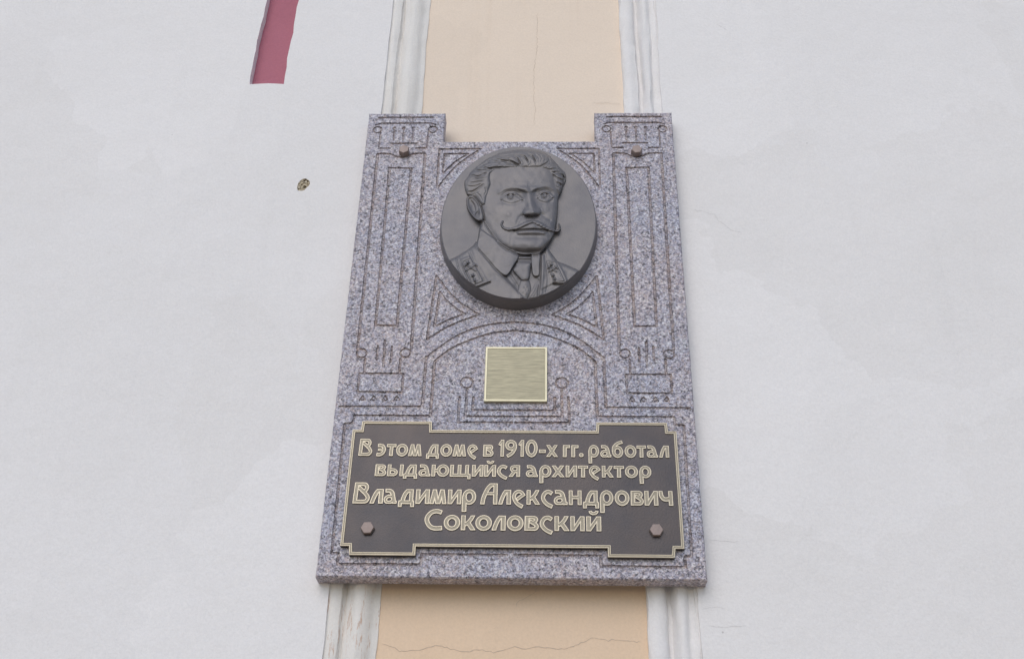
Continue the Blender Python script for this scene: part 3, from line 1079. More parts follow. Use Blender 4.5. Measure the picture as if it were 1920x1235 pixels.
lines = [
 # (x-height in px at left, baseline px left, baseline px right, [(char, zoom origin, x0, x1), ...])
 (22.0, (672, 853.2), (1254, 857.8), 8.235, [('В', A_, 105, 312), ('э', A_, 382, 522), ('т', A_, 535, 680), ('о', A_, 682, 865), ('м', A_, 872, 1078), ('д', A_, 1150, 1345),
   ('о', B_, 47, 228), ('м', B_, 237, 445), ('е', B_, 463, 628), ('в', B_, 707, 868), ('1', B_, 940, 1030), ('9', B_, 1048, 1228), ('1', B_, 1250, 1338), ('0', B_, 1360, 1548),
   ('-', C_, 500, 603), ('х', C_, 610, 790), ('г', C_, 868, 978), ('г', C_, 998, 1110), ('.', C_, 1118, 1185),
   ('р', D_, 192, 357), ('а', D_, 375, 543), ('б', D_, 553, 728), ('о', D_, 752, 932), ('т', D_, 940, 1083), ('а', D_, 1092, 1263), ('л', D_, 1282, 1437)]),
 (21.6, (703, 891.5), (1221, 895), 8.235, [('в', A_, 355, 530), ('ы', A_, 545, 795), ('д', A_, 795, 1010), ('а', A_, 1030, 1212), ('ю', A_, 1228, 1500), ('щ', B_, 195, 515), ('и', B_, 535, 710), ('й', B_, 725, 905),
   ('с', B_, 920, 1085), ('я', B_, 1103, 1277), ('а', C_, 297, 482), ('р', C_, 503, 690), ('х', C_, 693, 890), ('и', C_, 912, 1087), ('т', C_, 1103, 1257), ('е', C_, 1272, 1453),
   ('к', D_, 400, 580), ('т', D_, 585, 743), ('о', D_, 757, 957), ('р', D_, 980, 1167)]),
 (27.2, (662, 943), (1262, 947.3), 8.235, [('В', A_, 15, 275), ('л', A_, 277, 482), ('а', A_, 492, 695), ('д', A_, 718, 965), ('и', A_, 985, 1198), ('м', A_, 1200, 1462), ('и', B_, 163, 370), ('р', B_, 378, 595),
   ('А', B_, 665, 928), ('л', B_, 940, 1138), ('е', B_, 1155, 1362), ('к', C_, 308, 515), ('с', C_, 530, 718), ('а', C_, 727, 940), ('н', C_, 960, 1157), ('д', C_, 1177, 1423),
   ('р', D_, 370, 580), ('о', D_, 597, 825), ('в', D_, 843, 1045), ('и', D_, 1058, 1268), ('ч', D_, 1280, 1497)]),
 (27.6, (797, 993), (1127, 994.8), 10.667, [('С', 780, 165, 530), ('о', 780, 553, 882), ('к', 780, 900, 1195), ('о', 780, 1187, 1517), ('л', 780, 1513, 1793), ('о', 960, -105, 230), ('в', 960, 247, 538),
   ('с', 960, 553, 820), ('к', 960, 850, 1150), ('и', 960, 1168, 1453), ('й', 960, 1485, 1785)]),
]
LETTER_H = 0.0021
for xh_px, bl, br, zsc, items in lines:
    zb = 0.5 * (at(bl[0], bl[1], YF - LETTER_H)[1] + at(br[0], br[1], YF - LETTER_H)[1])
    mx, my = 0.5 * (bl[0] + br[0]), 0.5 * (bl[1] + br[1])
    xh = at(mx, my - xh_px, YF - LETTER_H)[1] - at(mx, my, YF - LETTER_H)[1]
    for ch, org, a, b in items:
        if ch not in cacheG:
            cacheG[ch] = glyph_mesh(ch)
        me, x0, x1 = cacheG[ch]
        pa, pb = org + a / zsc, org + b / zsc
        yy = bl[1] + (br[1] - bl[1]) * (0.5 * (pa + pb) - bl[0]) / (br[0] - bl[0])
        up = 0.0 if ch in 'р' else 0.45 * xh_px
        xa, xb_ = at(pa, yy - up, YF - LETTER_H)[0], at(pb, yy - up, YF - LETTER_H)[0]
        o = link("letter", me, plate)
        sx = (xb_ - xa) / (x1 - x0)
        o.scale = (sx, LETTER_H, xh)
        o.location = (xa - x0 * sx, YF, zb)

# ------------------------------------------------------------------ small blank brass plate
YQ = -0.007
small = thing("brass_plate", "small square brass plate fixed in the carved arch above the inscription", "plate", (0, 0, 0))
qc = [at(908, 752, YQ), at(1026, 752, YQ), at(1026, 650, YQ), at(910, 650, YQ)]
qx0, qx1 = 0.5 * (qc[0][0] + qc[3][0]), 0.5 * (qc[1][0] + qc[2][0])
qz0, qz1 = 0.5 * (qc[0][1] + qc[1][1]), 0.5 * (qc[2][1] + qc[3][1])
PQ = np.array([(qx0, qz0), (qx1, qz0), (qx1, qz1), (qx0, qz1)])
v, f = frame_mesh(PQ, [(0.0, 0.0), (0.0, YQ + 0.0006), (0.0006, YQ), (0.0040, YQ), (0.0046, YQ + 0.0010)])
M_QB = metal("pale_brass", (0.60, 0.56, 0.40), (0.50, 0.46, 0.33), 0.5, 0.42, 60)
M_QF = metal("dull_brass_field", (0.20, 0.186, 0.13), (0.34, 0.315, 0.22), 0.55, 0.38, 34, amount=0.9, stretch=(1, 1, 14))
link("border", mesh("border", v, f), small, M_QB)
v, f = prism([inset(PQ, 0.0046)], YQ + 0.0010, YQ + 0.004)
link("plate_field", mesh("plate_field", v, f), small, M_QF)

# ------------------------------------------------------------------ bronze portrait medallion
TH = 0.028                                     # thickness of the oval disc
med = thing("portrait_medallion", "oval dark bronze medallion with the relief bust of a moustached man", "medallion", (0, 0, 0))
mxl, _ = at(826, 425, -TH); mxr, _ = at(1118, 425, -TH)
ocx, oa = 0.5 * (mxl + mxr), 0.5 * (mxr - mxl)
_, ozt = at(972, 275, -TH)
_, ozb = at(972, 580, -0.001)
ocz, ob = 0.5 * (ozt + ozb), 0.5 * (ozt - ozb)
print("oval", ocx, ocz - Z0, oa, ob)
NA = 160
ang = np.linspace(0, 2 * math.pi, NA, endpoint=False)
ov = np.stack([ocx + oa * np.cos(ang), ocz + ob * np.sin(ang)], 1)
ovi = np.stack([ocx + (oa - 0.0016) * np.cos(ang), ocz + (ob - 0.0016) * np.sin(ang)], 1)
V = [(ocx + (x - ocx) * (1 + 0.0042 / oa), 0.0, ocz + (z - ocz) * (1 + 0.0012 / ob)) for x, z in ov] + [(x, -TH + 0.0012, z) for x, z in ov] + [(x, -TH, z) for x, z in ovi]
Fc = []
for k in range(2):
    for i in range(NA):
        j = (i + 1) % NA
        Fc.append((k * NA + i, k * NA + j, (k + 1) * NA + j, (k + 1) * NA + i))
Fc.append(tuple(2 * NA + i for i in range(NA)))
me = mesh("disc", V, Fc, True)
me.set_sharp_from_angle(angle=math.radians(35))
link("disc", me, med, M_BRONZE)

# relief drawn on a 1235-unit sketch square laid over the medallion
ST = 2.3
sx_ = np.arange(60, 1160, ST)
sy_ = np.arange(80, 1200, ST)
X, Y = np.meshgrid(sx_, sy_)
def dome(sd, w):
    u = np.clip(-sd / w, 0, 1)
    return np.sqrt(np.maximum(0, 1 - (1 - u) ** 2))
def sstep(a, b, x):
    t = np.clip((x - a) / (b - a), 0, 1)
    return t * t * (3 - 2 * t)
def gau(cx, cy, sx, sy, rot=0.0):
    c, s = math.cos(math.radians(rot)), math.sin(math.radians(rot))
    dx, dy = X - cx, Y - cy
    return np.exp(-0.5 * (((c * dx + s * dy) / sx) ** 2 + ((-s * dx + c * dy) / sy) ** 2))
def stroke(pts, w, w1=None, sm=True, taper=False):
    p = smooth_pts(pts, 6) if sm else np.array(pts, float)
    x0, x1 = p[:, 0].min() - 60, p[:, 0].max() + 60
    y0, y1 = p[:, 1].min() - 60, p[:, 1].max() + 60
    i0, i1 = np.searchsorted(sx_, [x0, x1]); j0, j1 = np.searchsorted(sy_, [y0, y1])
    out = np.zeros(X.shape)
    d, t = sd_line(p, X[j0:j1, i0:i1], Y[j0:j1, i0:i1])
    ww = w + ((w1 if w1 is not None else w) - w) * t
    k = np.exp(-(d / ww) ** 2)
    if taper:
        k = k * np.clip(np.minimum(t, 1 - t) * 5, 0, 1) ** 0.7
    out[j0:j1, i0:i1] = k
    return out
def z5(*pts): return [(211.7 + 0.4043 * a, 70.6 + 0.4043 * b) for a, b in pts]
def z6(*pts): return [(211.7 + 0.4043 * a, 458.7 + 0.4043 * b) for a, b in pts]
def z7(*pts): return [(70.6 + 0.5513 * a, 705.7 + 0.5513 * b) for a, b in pts]

H = np.zeros(X.shape)
REG = np.zeros(X.shape, int)                   # 1 skin 2 coat 3 shirt 4 tie 5 patch 6 hair 7 moustache
# coat
coat_p = [(60, 872), (150, 838), (215, 806), (270, 772), (308, 742), (326, 716), (420, 760), (600, 800), (760, 790), (795, 752), (830, 800), (866, 846), (935, 874), (1012, 908), (1150, 965), (1150, 1300), (60, 1300)]
sc = sd_poly(coat_p, X, Y)
hc = 7.5 * dome(sc, 26) + 2.5 * sstep(0, 160, -sc)
hc = hc + 2.0 * gau(300, 960, 120, 110) + 1.2 * gau(880, 960, 80, 80)
# folds and lapels of the coat
lap_l = sd_poly(z7((455, 40), (500, 130), (600, 250), (700, 370), (800, 460), (900, 560), (990, 660), (1075, 745), (900, 900), (500, 900), (200, 700), (150, 240), (300, 120)), X, Y)
hc = hc + 2.6 * sstep(6, -8, lap_l) + 1.6 * stroke(z7((455, 60), (500, 130), (600, 250), (700, 370), (900, 560), (1060, 730)), 9)
hc = hc - 1.3 * stroke(z7((385, 150), (430, 250), (500, 370), (555, 480)), 7) - 1.0 * stroke(z7((425, 100), (470, 230), (560, 380), (620, 480)), 12)
inner = sd_poly(z7((470, 60), (720, 360), (1060, 735), (1100, 740), (1110, 690), (1215, 480), (1240, 170), (980, 180)), X, Y)
hc = np.where(inner < 0, hc - 2.6 * sstep(0, -14, inner), hc)
hc = hc - 2.0 * stroke(z7((1238, 175), (1232, 350), (1222, 520), (1210, 690)), 7) + 1.6 * stroke(z7((1262, 190), (1265, 380), (1250, 560), (1240, 700)), 10) - 1.2 * stroke(z7((1290, 150), (1310, 300), (1330, 480), (1310, 620)), 8)
hc = hc + 2.0 * stroke(z7((1310, 90), (1380, 180), (1440, 270), (1500, 380), (1555, 500)), 7)
rl = sd_poly(z7((1310, 90), (1440, 270), (1555, 505), (1395, 525), (1240, 600), (1240, 170)), X, Y)
hc = hc + 1.6 * sstep(4, -10, rl)
hc = hc - 1.6 * stroke(z7((1215, 480), (1180, 560), (1135, 640), (1098, 695)), 6) + 1.0 * stroke(z7((1228, 500), (1190, 590), (1150, 660), (1110, 720)), 7)
hc = hc - 0.9 * stroke(z7((870, 400), (930, 500), (980, 570)), 8) + 0.8 * stroke(z7((900, 400), (960, 500), (985, 560)), 8)
H = np.where(sc < 0, hc, 0.0)
REG[sc < 0] = 2
# neck and shirt collar
neck_p = [(356, 580), (349, 632), (330, 740), (420, 800), (600, 840), (760, 815), (800, 745), (840, 660), (700, 560), (400, 540)]
sn = sd_poly(neck_p, X, Y)
hn = 8.0 * dome(sn, 28) + 3.0 * sstep(0, 120, -sn) - 3.0 * sstep(500, 760, X) * sstep(730, 800, Y)
m = (sn < 0) & (hn > H)
H = np.where(sn < 0, np.maximum(H, hn), H)
REG[m] = 1
wing = [(331, 738), (343, 680), (356, 636), (400, 662), (454, 700), (530, 745), (606, 800), (607, 830), (585, 865), (567, 895), (548, 926), (522, 944), (490, 926), (456, 893), (400, 828), (350, 772)]
wing_s = smooth_pts(wing, 5, True)
sw = sd_poly(wing_s, X, Y)
hw = 11.5 + 3.0 * sstep(340, 560, X) - 2.0 * sstep(560, 620, X)
H = np.where(sw < 0, H + (np.maximum(hw, H + 1.5) - H) * dome(sw, 9), H)
REG[sw < 0] = 3
wr = smooth_pts([(694, 790), (751, 790), (749, 880), (746, 935), (727, 948), (704, 940), (694, 900)], 5, True)
swr = sd_poly(wr, X, Y)
H = np.where(swr < 0, H + (13.0 - H) * dome(swr, 8), H)
REG[swr < 0] = 3
band = sd_poly([(604, 815), (694, 815), (692, 860), (600, 860)], X, Y)
H = np.where((band < 0) & (sw > 0) & (swr > 0), 9.5 + 1.2 * np.sin(Y / 4.2), H)
REG[(band < 0) & (sw > 0) & (swr > 0)] = 3
# tie
tie = smooth_pts([(603, 852), (688, 855), (688, 890), (676, 962), (650, 975), (627, 970), (598, 940), (571, 905), (585, 880)], 4, True)
s_t = sd_poly(tie, X, Y)
m = (s_t < 0) & (sw > 2) & (swr > 2)
H = np.where(m, 10.0 + 5.0 * dome(s_t, 30), H)
REG[m] = 4
tie2 = smooth_pts([(630, 966), (671, 966), (690, 1030), (670, 1085), (646, 1114), (620, 1080), (604, 1032)], 4, True)
s_t2 = sd_poly(tie2, X, Y)
m2 = (s_t2 < 0) & (s_t > 0)
H = np.where(m2, np.maximum(H, 8.0) + 3.0 * dome(s_t2, 26), H)
REG[m2] = 4
for a, b in ((640, 1018), (660, 1012), (650, 1036), (668, 1036), (638, 1050), (656, 1058), (652, 1000)):
    H = H + 0.9 * gau(a, b, 4.5, 4.5)
# collar patches with badges
def patch(quad, ledge, stars, cross, sz):
    global H, REG
    q = z7(*quad)
    s_ = sd_poly(q, X, Y)
    H = np.where(s_ < 0, H + 1.8 * dome(s_, 7), H)
    REG[s_ < 0] = 5
    c = np.mean(q, 0)
    inn = [tuple(c + (np.array(p) - c) * np.array([0.72, 0.84])) for p in q]
    s2 = sd_poly(inn, X, Y)
    H = np.where(s2 < 0, H - 1.1 * dome(s2, 5), H)
    H = H - 3.2 * stroke(z7(*ledge), 6) + 1.5 * stroke([(a, b - 13) for a, b in z7(*ledge)], 7)
    for st in stars:
        (x, y), = z7(st)
        for k in range(5):
            a = -math.pi / 2 + k * 2 * math.pi / 5 + 0.25
            H = H + 2.0 * stroke([(x, y), (x + sz * math.cos(a), y + sz * math.sin(a))], 4.2, 2.0, sm=False)
    (x, y), = z7(cross)
    r = sz * 2.3
    for sg, ex in ((1, 1), (-1, 1)):
        p0 = (x - sg * r, y - r * 0.62); p1 = (x + sg * r, y + r * 0.62)
        H = H + 2.2 * stroke([p0, p1], 4.4, sm=False)
        H = H + 2.4 * stroke([(p0[0] - 9 * sg, p0[1] + 9), (p0[0] + 9 * sg, p0[1] - 7)], 4.2, sm=False)
patch([(270, 235), (385, 188), (555, 490), (420, 545)], [(455, 578), (540, 545), (632, 508)], [(365, 272), (425, 425), (450, 488)], (400, 330), 14)
patch([(1300, 248), (1410, 240), (1530, 490), (1395, 505)], [(1395, 527), (1470, 535), (1562, 532)], [(1365, 295), (1388, 425), (1408, 470)], (1382, 352), 11)
H = H - 1.3 * stroke(z7((225, 215), (250, 320), (300, 430), (350, 500)), 6) - 1.1 * stroke(z7((285, 225), (310, 330), (350, 430), (395, 530)), 5)
# head
head_p = smooth_pts([(372, 560), (395, 606), (425, 652), (455, 692), (484, 728), (515, 752), (552, 772), (592, 792), (640, 803), (700, 801), (745, 794), (774, 770), (800, 735), (825, 700), (845, 660), (857, 600), (864, 540),
   (868, 480), (870, 430), (884, 395), (900, 340), (900, 262), (850, 190), (790, 140), (700, 113), (576, 113), (430, 158), (330, 226), (268, 300), (258, 370), (285, 420), (345, 470)], 4, True)
sh = sd_poly(head_p, X, Y)
turn = np.interp(X, [260, 330, 400, 470, 540, 620, 700, 760, 810, 850, 880], [6.0, 9.0, 13.5, 18.0, 21.0, 23.2, 24.0, 23.0, 20.0, 16.5, 14.0])
k = np.ones(9) / 9
turn = np.apply_along_axis(lambda r: np.convolve(np.pad(r, 4, mode='edge'), k, 'valid'), 1, turn)
vert = np.interp(Y, [110, 160, 220, 300, 400, 560, 640, 700, 760, 800], [-10, -5.5, -2.0, 0.0, 0.4, 0.5, 0.6, 0.5, -0.8, -3.0])
hh = turn + vert
wrim = np.interp(Y, [100, 300, 560, 700, 760, 800], [60, 46, 40, 40, 44, 46]) * np.interp(X, [300, 420, 800, 860], [1.4, 1.15, 1.0, 0.95])
hh = 0.86 * hh * (0.50 + 0.50 * dome(sh, wrim))
f = np.zeros(X.shape)
f += 1.6 * gau(620, 285, 150, 60) + 1.0 * gau(770, 290, 60, 55)                          # forehead
f += 0.9 * stroke([(500, 338), (580, 326), (660, 330)], 13) + 0.7 * stroke([(700, 328), (780, 322), (830, 332)], 11)
f += 1.5 * stroke([(488, 388), (515, 370), (560, 358), (605, 358), (645, 366)], 20) + 1.3 * stroke([(708, 364), (745, 354), (790, 350), (830, 366)], 18)
f += 2.4 * gau(678, 368, 34, 26)
f -= 2.0 * gau(445, 335, 34, 60)                                                        # temple
bl = np.interp(X, [440, 480, 520, 560, 605, 645, 660], [410, 390, 367, 357, 361, 378, 384])
br_ = np.interp(X, [690, 704, 732, 775, 815, 842, 870], [384, 378, 361, 352, 356, 372, 392])
f -= 2.9 * gau(560, 408, 64, 36) * sstep(-3, 15, Y - bl) + 2.5 * gau(782, 404, 50, 34) * sstep(-3, 14, Y - br_)                          # sockets
f -= 3.2 * gau(630, 396, 26, 22, 20) * sstep(-4, 14, Y - bl) + 3.0 * gau(722, 392, 18, 22) * sstep(-4, 14, Y - br_)
f += 1.6 * gau(628, 366, 26, 10) + 1.4 * gau(726, 362, 20, 10)
eyes = (([(495, 434), (517, 411), (547, 398), (584, 401), (610, 416), (633, 436)], [(505, 444), (535, 456), (563, 460), (598, 451), (633, 436)], (556, 416), 19),
        ([(735, 424), (750, 403), (778, 391), (810, 397), (834, 421)], [(741, 440), (768, 450), (794, 452), (818, 442), (836, 424)], (780, 410), 18))
for up, low, (ix, iy), r in eyes:
    ball = sd_poly(np.vstack([smooth_pts(up, 5), smooth_pts(low, 5)[::-1]]), X, Y)
    f += 2.7 * dome(ball, 30)
    f += 2.1 * stroke(up, 7.5) - 1.9 * stroke([(a, b + 8) for a, b in up], 5.0)
    f -= 0.9 * stroke([(a, b - 14) for a, b in up], 7)
    f += 0.6 * stroke(low, 6.0) - 0.7 * stroke([(a, b + 11) for a, b in low], 7)
    d = np.hypot(X - ix, Y - iy)
    f -= 2.3 * np.exp(-((d - r) / 4.5) ** 2) * (ball < -2)
    f -= 2.6 * np.exp(-(d / 7.5) ** 2) * (ball < -1)
    f += 0.8 * np.exp(-((d - 11) / 4.0) ** 2) * (ball < -1)
# nose
nd, nt_ = sd_line(smooth_pts([(668, 372), (678, 425), (690, 478), (703, 518)], 6), X, Y)
side = np.where(X < np.interp(Y, [372, 425, 478, 518], [668, 678, 690, 703]), 1.25, 0.95)
nose = (2.8 + 5.6 * nt_) * np.exp(-(nd / ((19 + 13 * nt_) * side)) ** 2)
cut = sstep(552, 538, Y + 0.06 * np.abs(X - 700))
f += nose * cut
f += (3.6 * gau(706, 518, 24, 17) + 5.0 * gau(657, 523, 19, 17) + 3.6 * gau(740, 520, 14, 15)) * cut
f -= 1.6 * stroke([(640, 500), (630, 520), (636, 542)], 7) + 1.2 * stroke([(752, 500), (760, 520), (752, 538)], 6)
f -= 3.2 * gau(668, 549, 15, 6) + 3.2 * gau(726, 545, 13, 6) + 2.0 * gau(696, 556, 40, 9)
f -= 1.7 * stroke([(632, 540), (612, 565), (600, 592)], 13) + 1.8 * stroke([(762, 536), (786, 554), (815, 572)], 11)
f += 1.8 * gau(560, 545, 60, 40) + 1.8 * gau(470, 500, 70, 40) - 1.6 * gau(480, 610, 60, 60) + 0.9 * gau(830, 520, 25, 50)
# mouth
f += 2.6 * gau(700, 596, 85, 26)
ulip = sd_poly([(584, 642), (630, 622), (665, 605), (705, 596), (745, 610), (775, 625), (800, 642), (717, 636), (656, 638)], X, Y)
f += 1.8 * dome(ulip, 14)
f -= 3.4 * stroke([(578, 644), (620, 640), (656, 637), (717, 635), (760, 638), (800, 643)], 5.5)
f += 3.2 * stroke([(610, 658), (660, 655), (715, 654), (775, 657)], 12)
f -= 2.4 * gau(700, 684, 62, 12) + 1.2 * gau(600, 668, 20, 20)
f += 4.2 * gau(690, 728, 88, 24) - 0.9 * stroke([(574, 655), (562, 690), (556, 730)], 15) - 1.0 * stroke([(806, 655), (815, 690)], 12)
chin = sstep(752, 800, Y + 0.0006 * (X - 690) ** 2 * 0.3)
f -= 7.0 * chin * gau(680, 790, 130, 60)
hh = 0.92 * hh + 0.86 * f * sstep(0, -18, sh)
m = sh < 0
H = np.where(m, np.maximum(hh, np.where(sh > -4, H, 0)), H)
REG[m] = 1
# shadow gap where jaw meets collar
H = H - 2.2 * stroke([(385, 596), (425, 655), (462, 704), (505, 752), (560, 782), (620, 806), (700, 808), (752, 800), (792, 758)], 7) * (sh > 0)
# ear
ear_p = smooth_pts([(264, 450), (266, 428), (284, 412), (310, 418), (336, 444), (354, 476), (366, 508), (376, 545), (372, 576), (346, 584), (318, 569), (290, 536), (268, 496)], 4, True)
se = sd_poly(ear_p, X, Y)
he = 8.0 + 3.5 * sstep(270, 370, X)
e_ = 3.0 * stroke([(352, 470), (330, 440), (304, 421), (280, 420), (267, 440), (270, 480), (290, 522), (316, 555), (345, 572)], 9.5)
e_ -= 4.0 * gau(318, 492, 20, 40, -20) - 2.4 * stroke([(300, 440), (322, 470), (330, 510), (318, 530)], 7)
e_ += 3.0 * gau(356, 520, 10, 16) + 2.4 * gau(352, 562, 17, 13) - 2.2 * gau(336, 528, 9, 14)
H = np.where(se < 0, np.maximum(0, H + (he + e_ - H) * dome(se, 9)), H)
REG[se < 0] = 1
H = H - 2.0 * stroke([(362, 486), (372, 520), (380, 555), (376, 584)], 5) * (se > 0)
# hair
top_o = z5((95, 660), (100, 600), (160, 530), (180, 480), (240, 425), (300, 370), (380, 310), (450, 255), (520, 220), (700, 142), (900, 102), (1100, 90), (1300, 108), (1400, 140), (1480, 190), (1550, 270), (1585, 335), (1660, 390), (1735, 460), (1757, 530), (1755, 590), (1735, 640), (1705, 690), (1690, 770), (1655, 830))
line_i = z5((1640, 820), (1600, 720), (1580, 620), (1555, 540), (1530, 490), (1490, 420), (1400, 385), (1300, 370), (1150, 372), (1000, 370), (860, 372), (720, 390), (620, 408), (560, 432), (510, 480), (500, 560), (520, 650), (490, 740), (450, 850), (430, 980), (385, 1000), (340, 950), (280, 880), (200, 840), (140, 830), (105, 740))
hair_p = np.array(top_o + line_i)
sr = sd_poly(hair_p, X, Y)
hr = H * 1.0
hr = np.maximum(hr, 3.5)
hr = hr + 2.4 * dome(sr, 24) + 2.0 * dome(sr, 70)
strands = [z5((160, 540), (230, 520), (310, 535), (400, 500), (480, 460)), z5((240, 430), (380, 437), (470, 425), (560, 400)), z5((380, 345), (430, 385), (490, 402), (600, 392), (740, 375)),
  z5((520, 285), (600, 292), (700, 285), (800, 300), (900, 335), (980, 360)), z5((560, 225), (700, 265), (820, 280), (920, 320), (1000, 360)), z5((810, 255), (880, 285), (950, 330), (1005, 350)),
  z5((900, 210), (960, 240), (1000, 300), (1000, 355)), z5((980, 190), (1060, 200), (1110, 240), (1130, 300)), z5((1130, 175), (1200, 200), (1240, 250), (1250, 310)),
  z5((1470, 210), (1482, 260), (1450, 310), (1380, 350), (1310, 380)), z5((1490, 420), (1560, 410), (1640, 425)), z5((1500, 440), (1600, 480), (1700, 520), (1755, 580)), z5((1520, 490), (1600, 550), (1730, 610)),
  z5((1590, 630), (1650, 650), (1690, 690)), z5((140, 790), (220, 780), (300, 740), (420, 650)), z5((300, 400), (420, 330), (520, 300))]
fine = [z5((160, 640), (300, 620), (430, 600)), z5((130, 690), (260, 690), (380, 650)), z5((640, 330), (760, 330), (880, 360)), z5((620, 200), (760, 190), (900, 160)), z5((1040, 250), (1060, 300), (1050, 360)),
  z5((1180, 250), (1180, 310), (1140, 360)), z5((1320, 170), (1360, 230), (1340, 300)), z5((1240, 160), (1310, 220), (1310, 300)), z5((1410, 180), (1420, 240), (1390, 300)), z5((1560, 370), (1640, 410), (1720, 480)),
  z5((1560, 450), (1660, 470), (1740, 530)), z5((1600, 700), (1650, 720), (1670, 770)), z5((330, 470), (430, 450), (520, 430)), z5((420, 700), (450, 760), (420, 840)), z5((300, 800), (360, 860), (390, 940)),
  z5((250, 560), (340, 570), (430, 540)), z5((700, 220), (800, 230), (900, 260)), z5((860, 170), (940, 180), (1030, 175)), z5((440, 300), (520, 260), (600, 250)), z5((960, 280), (985, 320), (990, 360))]
for s_ in strands:
    hr = hr - 2.4 * stroke(s_, 4.6, taper=True) + 1.2 * stroke([(a, b - 11) for a, b in s_], 8, taper=True) + 0.7 * stroke([(a + 2, b + 11) for a, b in s_], 7, taper=True)
    for off, am_ in ((-6, 0.9), (6, 0.9), (-12, 0.9), (12, 0.9), (-19, 0.8), (19, 0.8), (27, 0.6)):
        hr = hr - am_ * stroke([(a + 0.35 * off, b + off * (0.75 + 0.25 * math.sin(i_ * 1.7 + off))) for i_, (a, b) in enumerate(s_)], 3.2, taper=True)
for s_ in fine:
    hr = hr - 1.3 * stroke(s_, 4.2, taper=True) + 0.6 * stroke([(a, b - 8) for a, b in s_], 6, taper=True)
m = (sr < 0) & (se > 0)
H = np.where(m, hr, H)
REG[m] = 6
# moustache
mo = np.zeros(X.shape)
for pts in (z6((1205, 312), (1150, 325), (1090, 348), (1000, 392), (900, 424), (820, 436), (745, 418), (702, 362), (722, 305)), z6((1235, 312), (1280, 330), (1330, 352), (1450, 420), (1540, 455), (1610, 465), (1655, 428), (1645, 350))):
    p = smooth_pts(pts, 6)
    d, t = sd_line(p, X, Y)
    wd = np.interp(t, [0, 0.10, 0.32, 0.6, 0.85, 1.0], [8, 14, 12, 8.5, 6.0, 4.0])
    k = np.sqrt(np.maximum(0, 1 - (d / wd) ** 2))
    am = np.interp(t, [0, 0.15, 0.5, 1.0], [2.6, 3.6, 3.8, 3.4])
    mo = np.maximum(mo, k * am)
    REG[(d < wd)] = 7
base_m = np.where(sh < 0, H, np.maximum(H, 7.0))
H = np.where(mo > 0, base_m + mo + 0.35 * np.sin((X * 0.5 + Y) / 3.2) * (mo > 1), H)
# light modelling-tool marks
r = np.random.RandomState(3)
nz = r.randn(*[s // 12 + 2 for s in X.shape])
nz = np.kron(nz, np.ones((12, 12)))[:X.shape[0], :X.shape[1]]
for _ in range(3):
    nz = (nz + np.roll(nz, 3, 0) + np.roll(nz, -3, 0) + np.roll(nz, 3, 1) + np.roll(nz, -3, 1)) / 5
H = H + 0.35 * nz * (REG > 0)
# one light smoothing pass
Hs = H.copy()
Hs[1:-1, 1:-1] = (4 * H[1:-1, 1:-1] + H[:-2, 1:-1] + H[2:, 1:-1] + H[1:-1, :-2] + H[1:-1, 2:]) / 8
H = np.where(REG > 0, np.maximum(Hs, 0.0), -0.4)

PXs, PYs = 800 + X / 3.5286, 250 + Y / 3.5286
Yw = -(TH + H * 0.001)
Xw, Zw = at_arr(PXs, PYs, Yw)
rad = np.hypot((Xw - ocx) / (oa - 0.0010), (Zw - ocz) / (ob - 0.0010))
outm = rad > 1
Xw = np.where(outm, ocx + (Xw - ocx) / rad, Xw)
Zw = np.where(outm, ocz + (Zw - ocz) / rad, Zw)
# face list and regions
ny, nx = X.shape
idx = np.arange(ny * nx).reshape(ny, nx)
q = np.stack([idx[:-1, :-1], idx[1:, :-1], idx[1:, 1:], idx[:-1, 1:]], -1)
o4 = np.stack([outm[:-1, :-1], outm[1:, :-1], outm[1:, 1:], outm[:-1, 1:]], -1)
r4 = np.stack([REG[:-1, :-1], REG[1:, :-1], REG[1:, 1:], REG[:-1, 1:]], -1)
keep = (o4.sum(-1) < 4) & (r4.max(-1) > 0)
PV = np.stack([Xw, Yw, Zw], -1).reshape(-1, 3)
Q = q[keep]
R = r4[keep].max(-1)
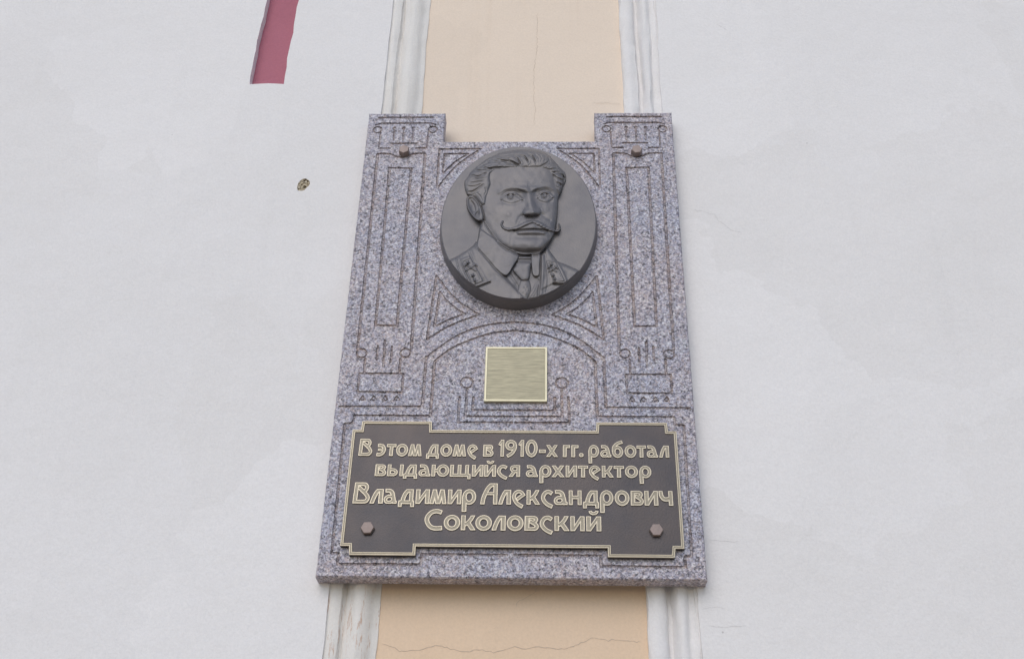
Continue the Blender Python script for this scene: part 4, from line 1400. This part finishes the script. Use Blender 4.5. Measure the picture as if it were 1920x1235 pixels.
# skirt from the raised edge of the bust down to the disc
ed = {}
for fi, qq in enumerate(Q.tolist()):
    for a, b in ((0, 1), (1, 2), (2, 3), (3, 0)):
        kx = (qq[a], qq[b])
        if (kx[1], kx[0]) in ed:
            del ed[(kx[1], kx[0])]
        else:
            ed[kx] = fi
vn_acc = np.zeros_like(PV)
A = PV[Q]
nrm = np.cross(A[:, 2] - A[:, 0], A[:, 3] - A[:, 1])
for k in range(4):
    np.add.at(vn_acc, Q[:, k], nrm)
vn = vn_acc / (np.linalg.norm(vn_acc, axis=1, keepdims=True) + 1e-12)
if vn[:, 1].mean() > 0:
    vn = -vn
names = {1: ("face_and_neck", None), 2: ("coat", None), 3: ("shirt_collar", None), 4: ("necktie", None), 5: ("collar_patch", None), 6: ("hair", None), 7: ("moustache", None)}
skin = None
parts = []
for rid in (1, 2, 3, 4, 5, 6, 7):
    fs = Q[R == rid]
    groups = [fs]
    if rid in (3, 5):                           # the left and right one are separate pieces
        mid_x = 650 if rid == 3 else 600
        xm = X.reshape(-1)[fs].mean(1)
        groups = [fs[xm < mid_x], fs[xm >= mid_x]]
    for fs_ in groups:
        u, inv = np.unique(fs_, return_inverse=True)
        vs = [tuple(p) for p in PV[u]]
        fcs = [tuple(a) for a in inv.reshape(-1, 4)]
        nv = [tuple(n_) for n_ in vn[u]]
        lut = {int(a): i for i, a in enumerate(u)}
        sk = []
        for (a, b), fi in ed.items():
            if a in lut and b in lut and R[fi] == rid and (H.reshape(-1)[a] > 0.2 or H.reshape(-1)[b] > 0.2):
                sk.append((a, b))
        nm = names[rid][0]
        me = bpy.data.meshes.new(nm)
        n0 = len(vs)
        for a, b in sk:
            i = len(vs)
            pa, pb = PV[a], PV[b]
            vs += [tuple(pa), tuple(pb), (pb[0], -TH + 0.0005, pb[2]), (pa[0], -TH + 0.0005, pa[2])]
            fcs.append((i + 1, i, i + 3, i + 2))
            e = pb - pa
            sn_ = np.array([pa[0] - ocx, 0.0, (pa[2] - ocz) * (oa / ob) ** 2])
            sn_ /= np.linalg.norm(sn_) + 1e-12
            nv += [tuple(sn_)] * 4
        me.from_pydata([tuple(map(float, p)) for p in vs], [], [tuple(int(i) for i in a) for a in fcs])
        me.update()
        me.polygons.foreach_set("use_smooth", [True] * len(me.polygons))
        me.normals_split_custom_set_from_vertices([tuple(map(float, a)) for a in nv])
        o = link(nm, me, med if rid == 1 else skin, M_BRONZE)
        if rid == 1:
            skin = o
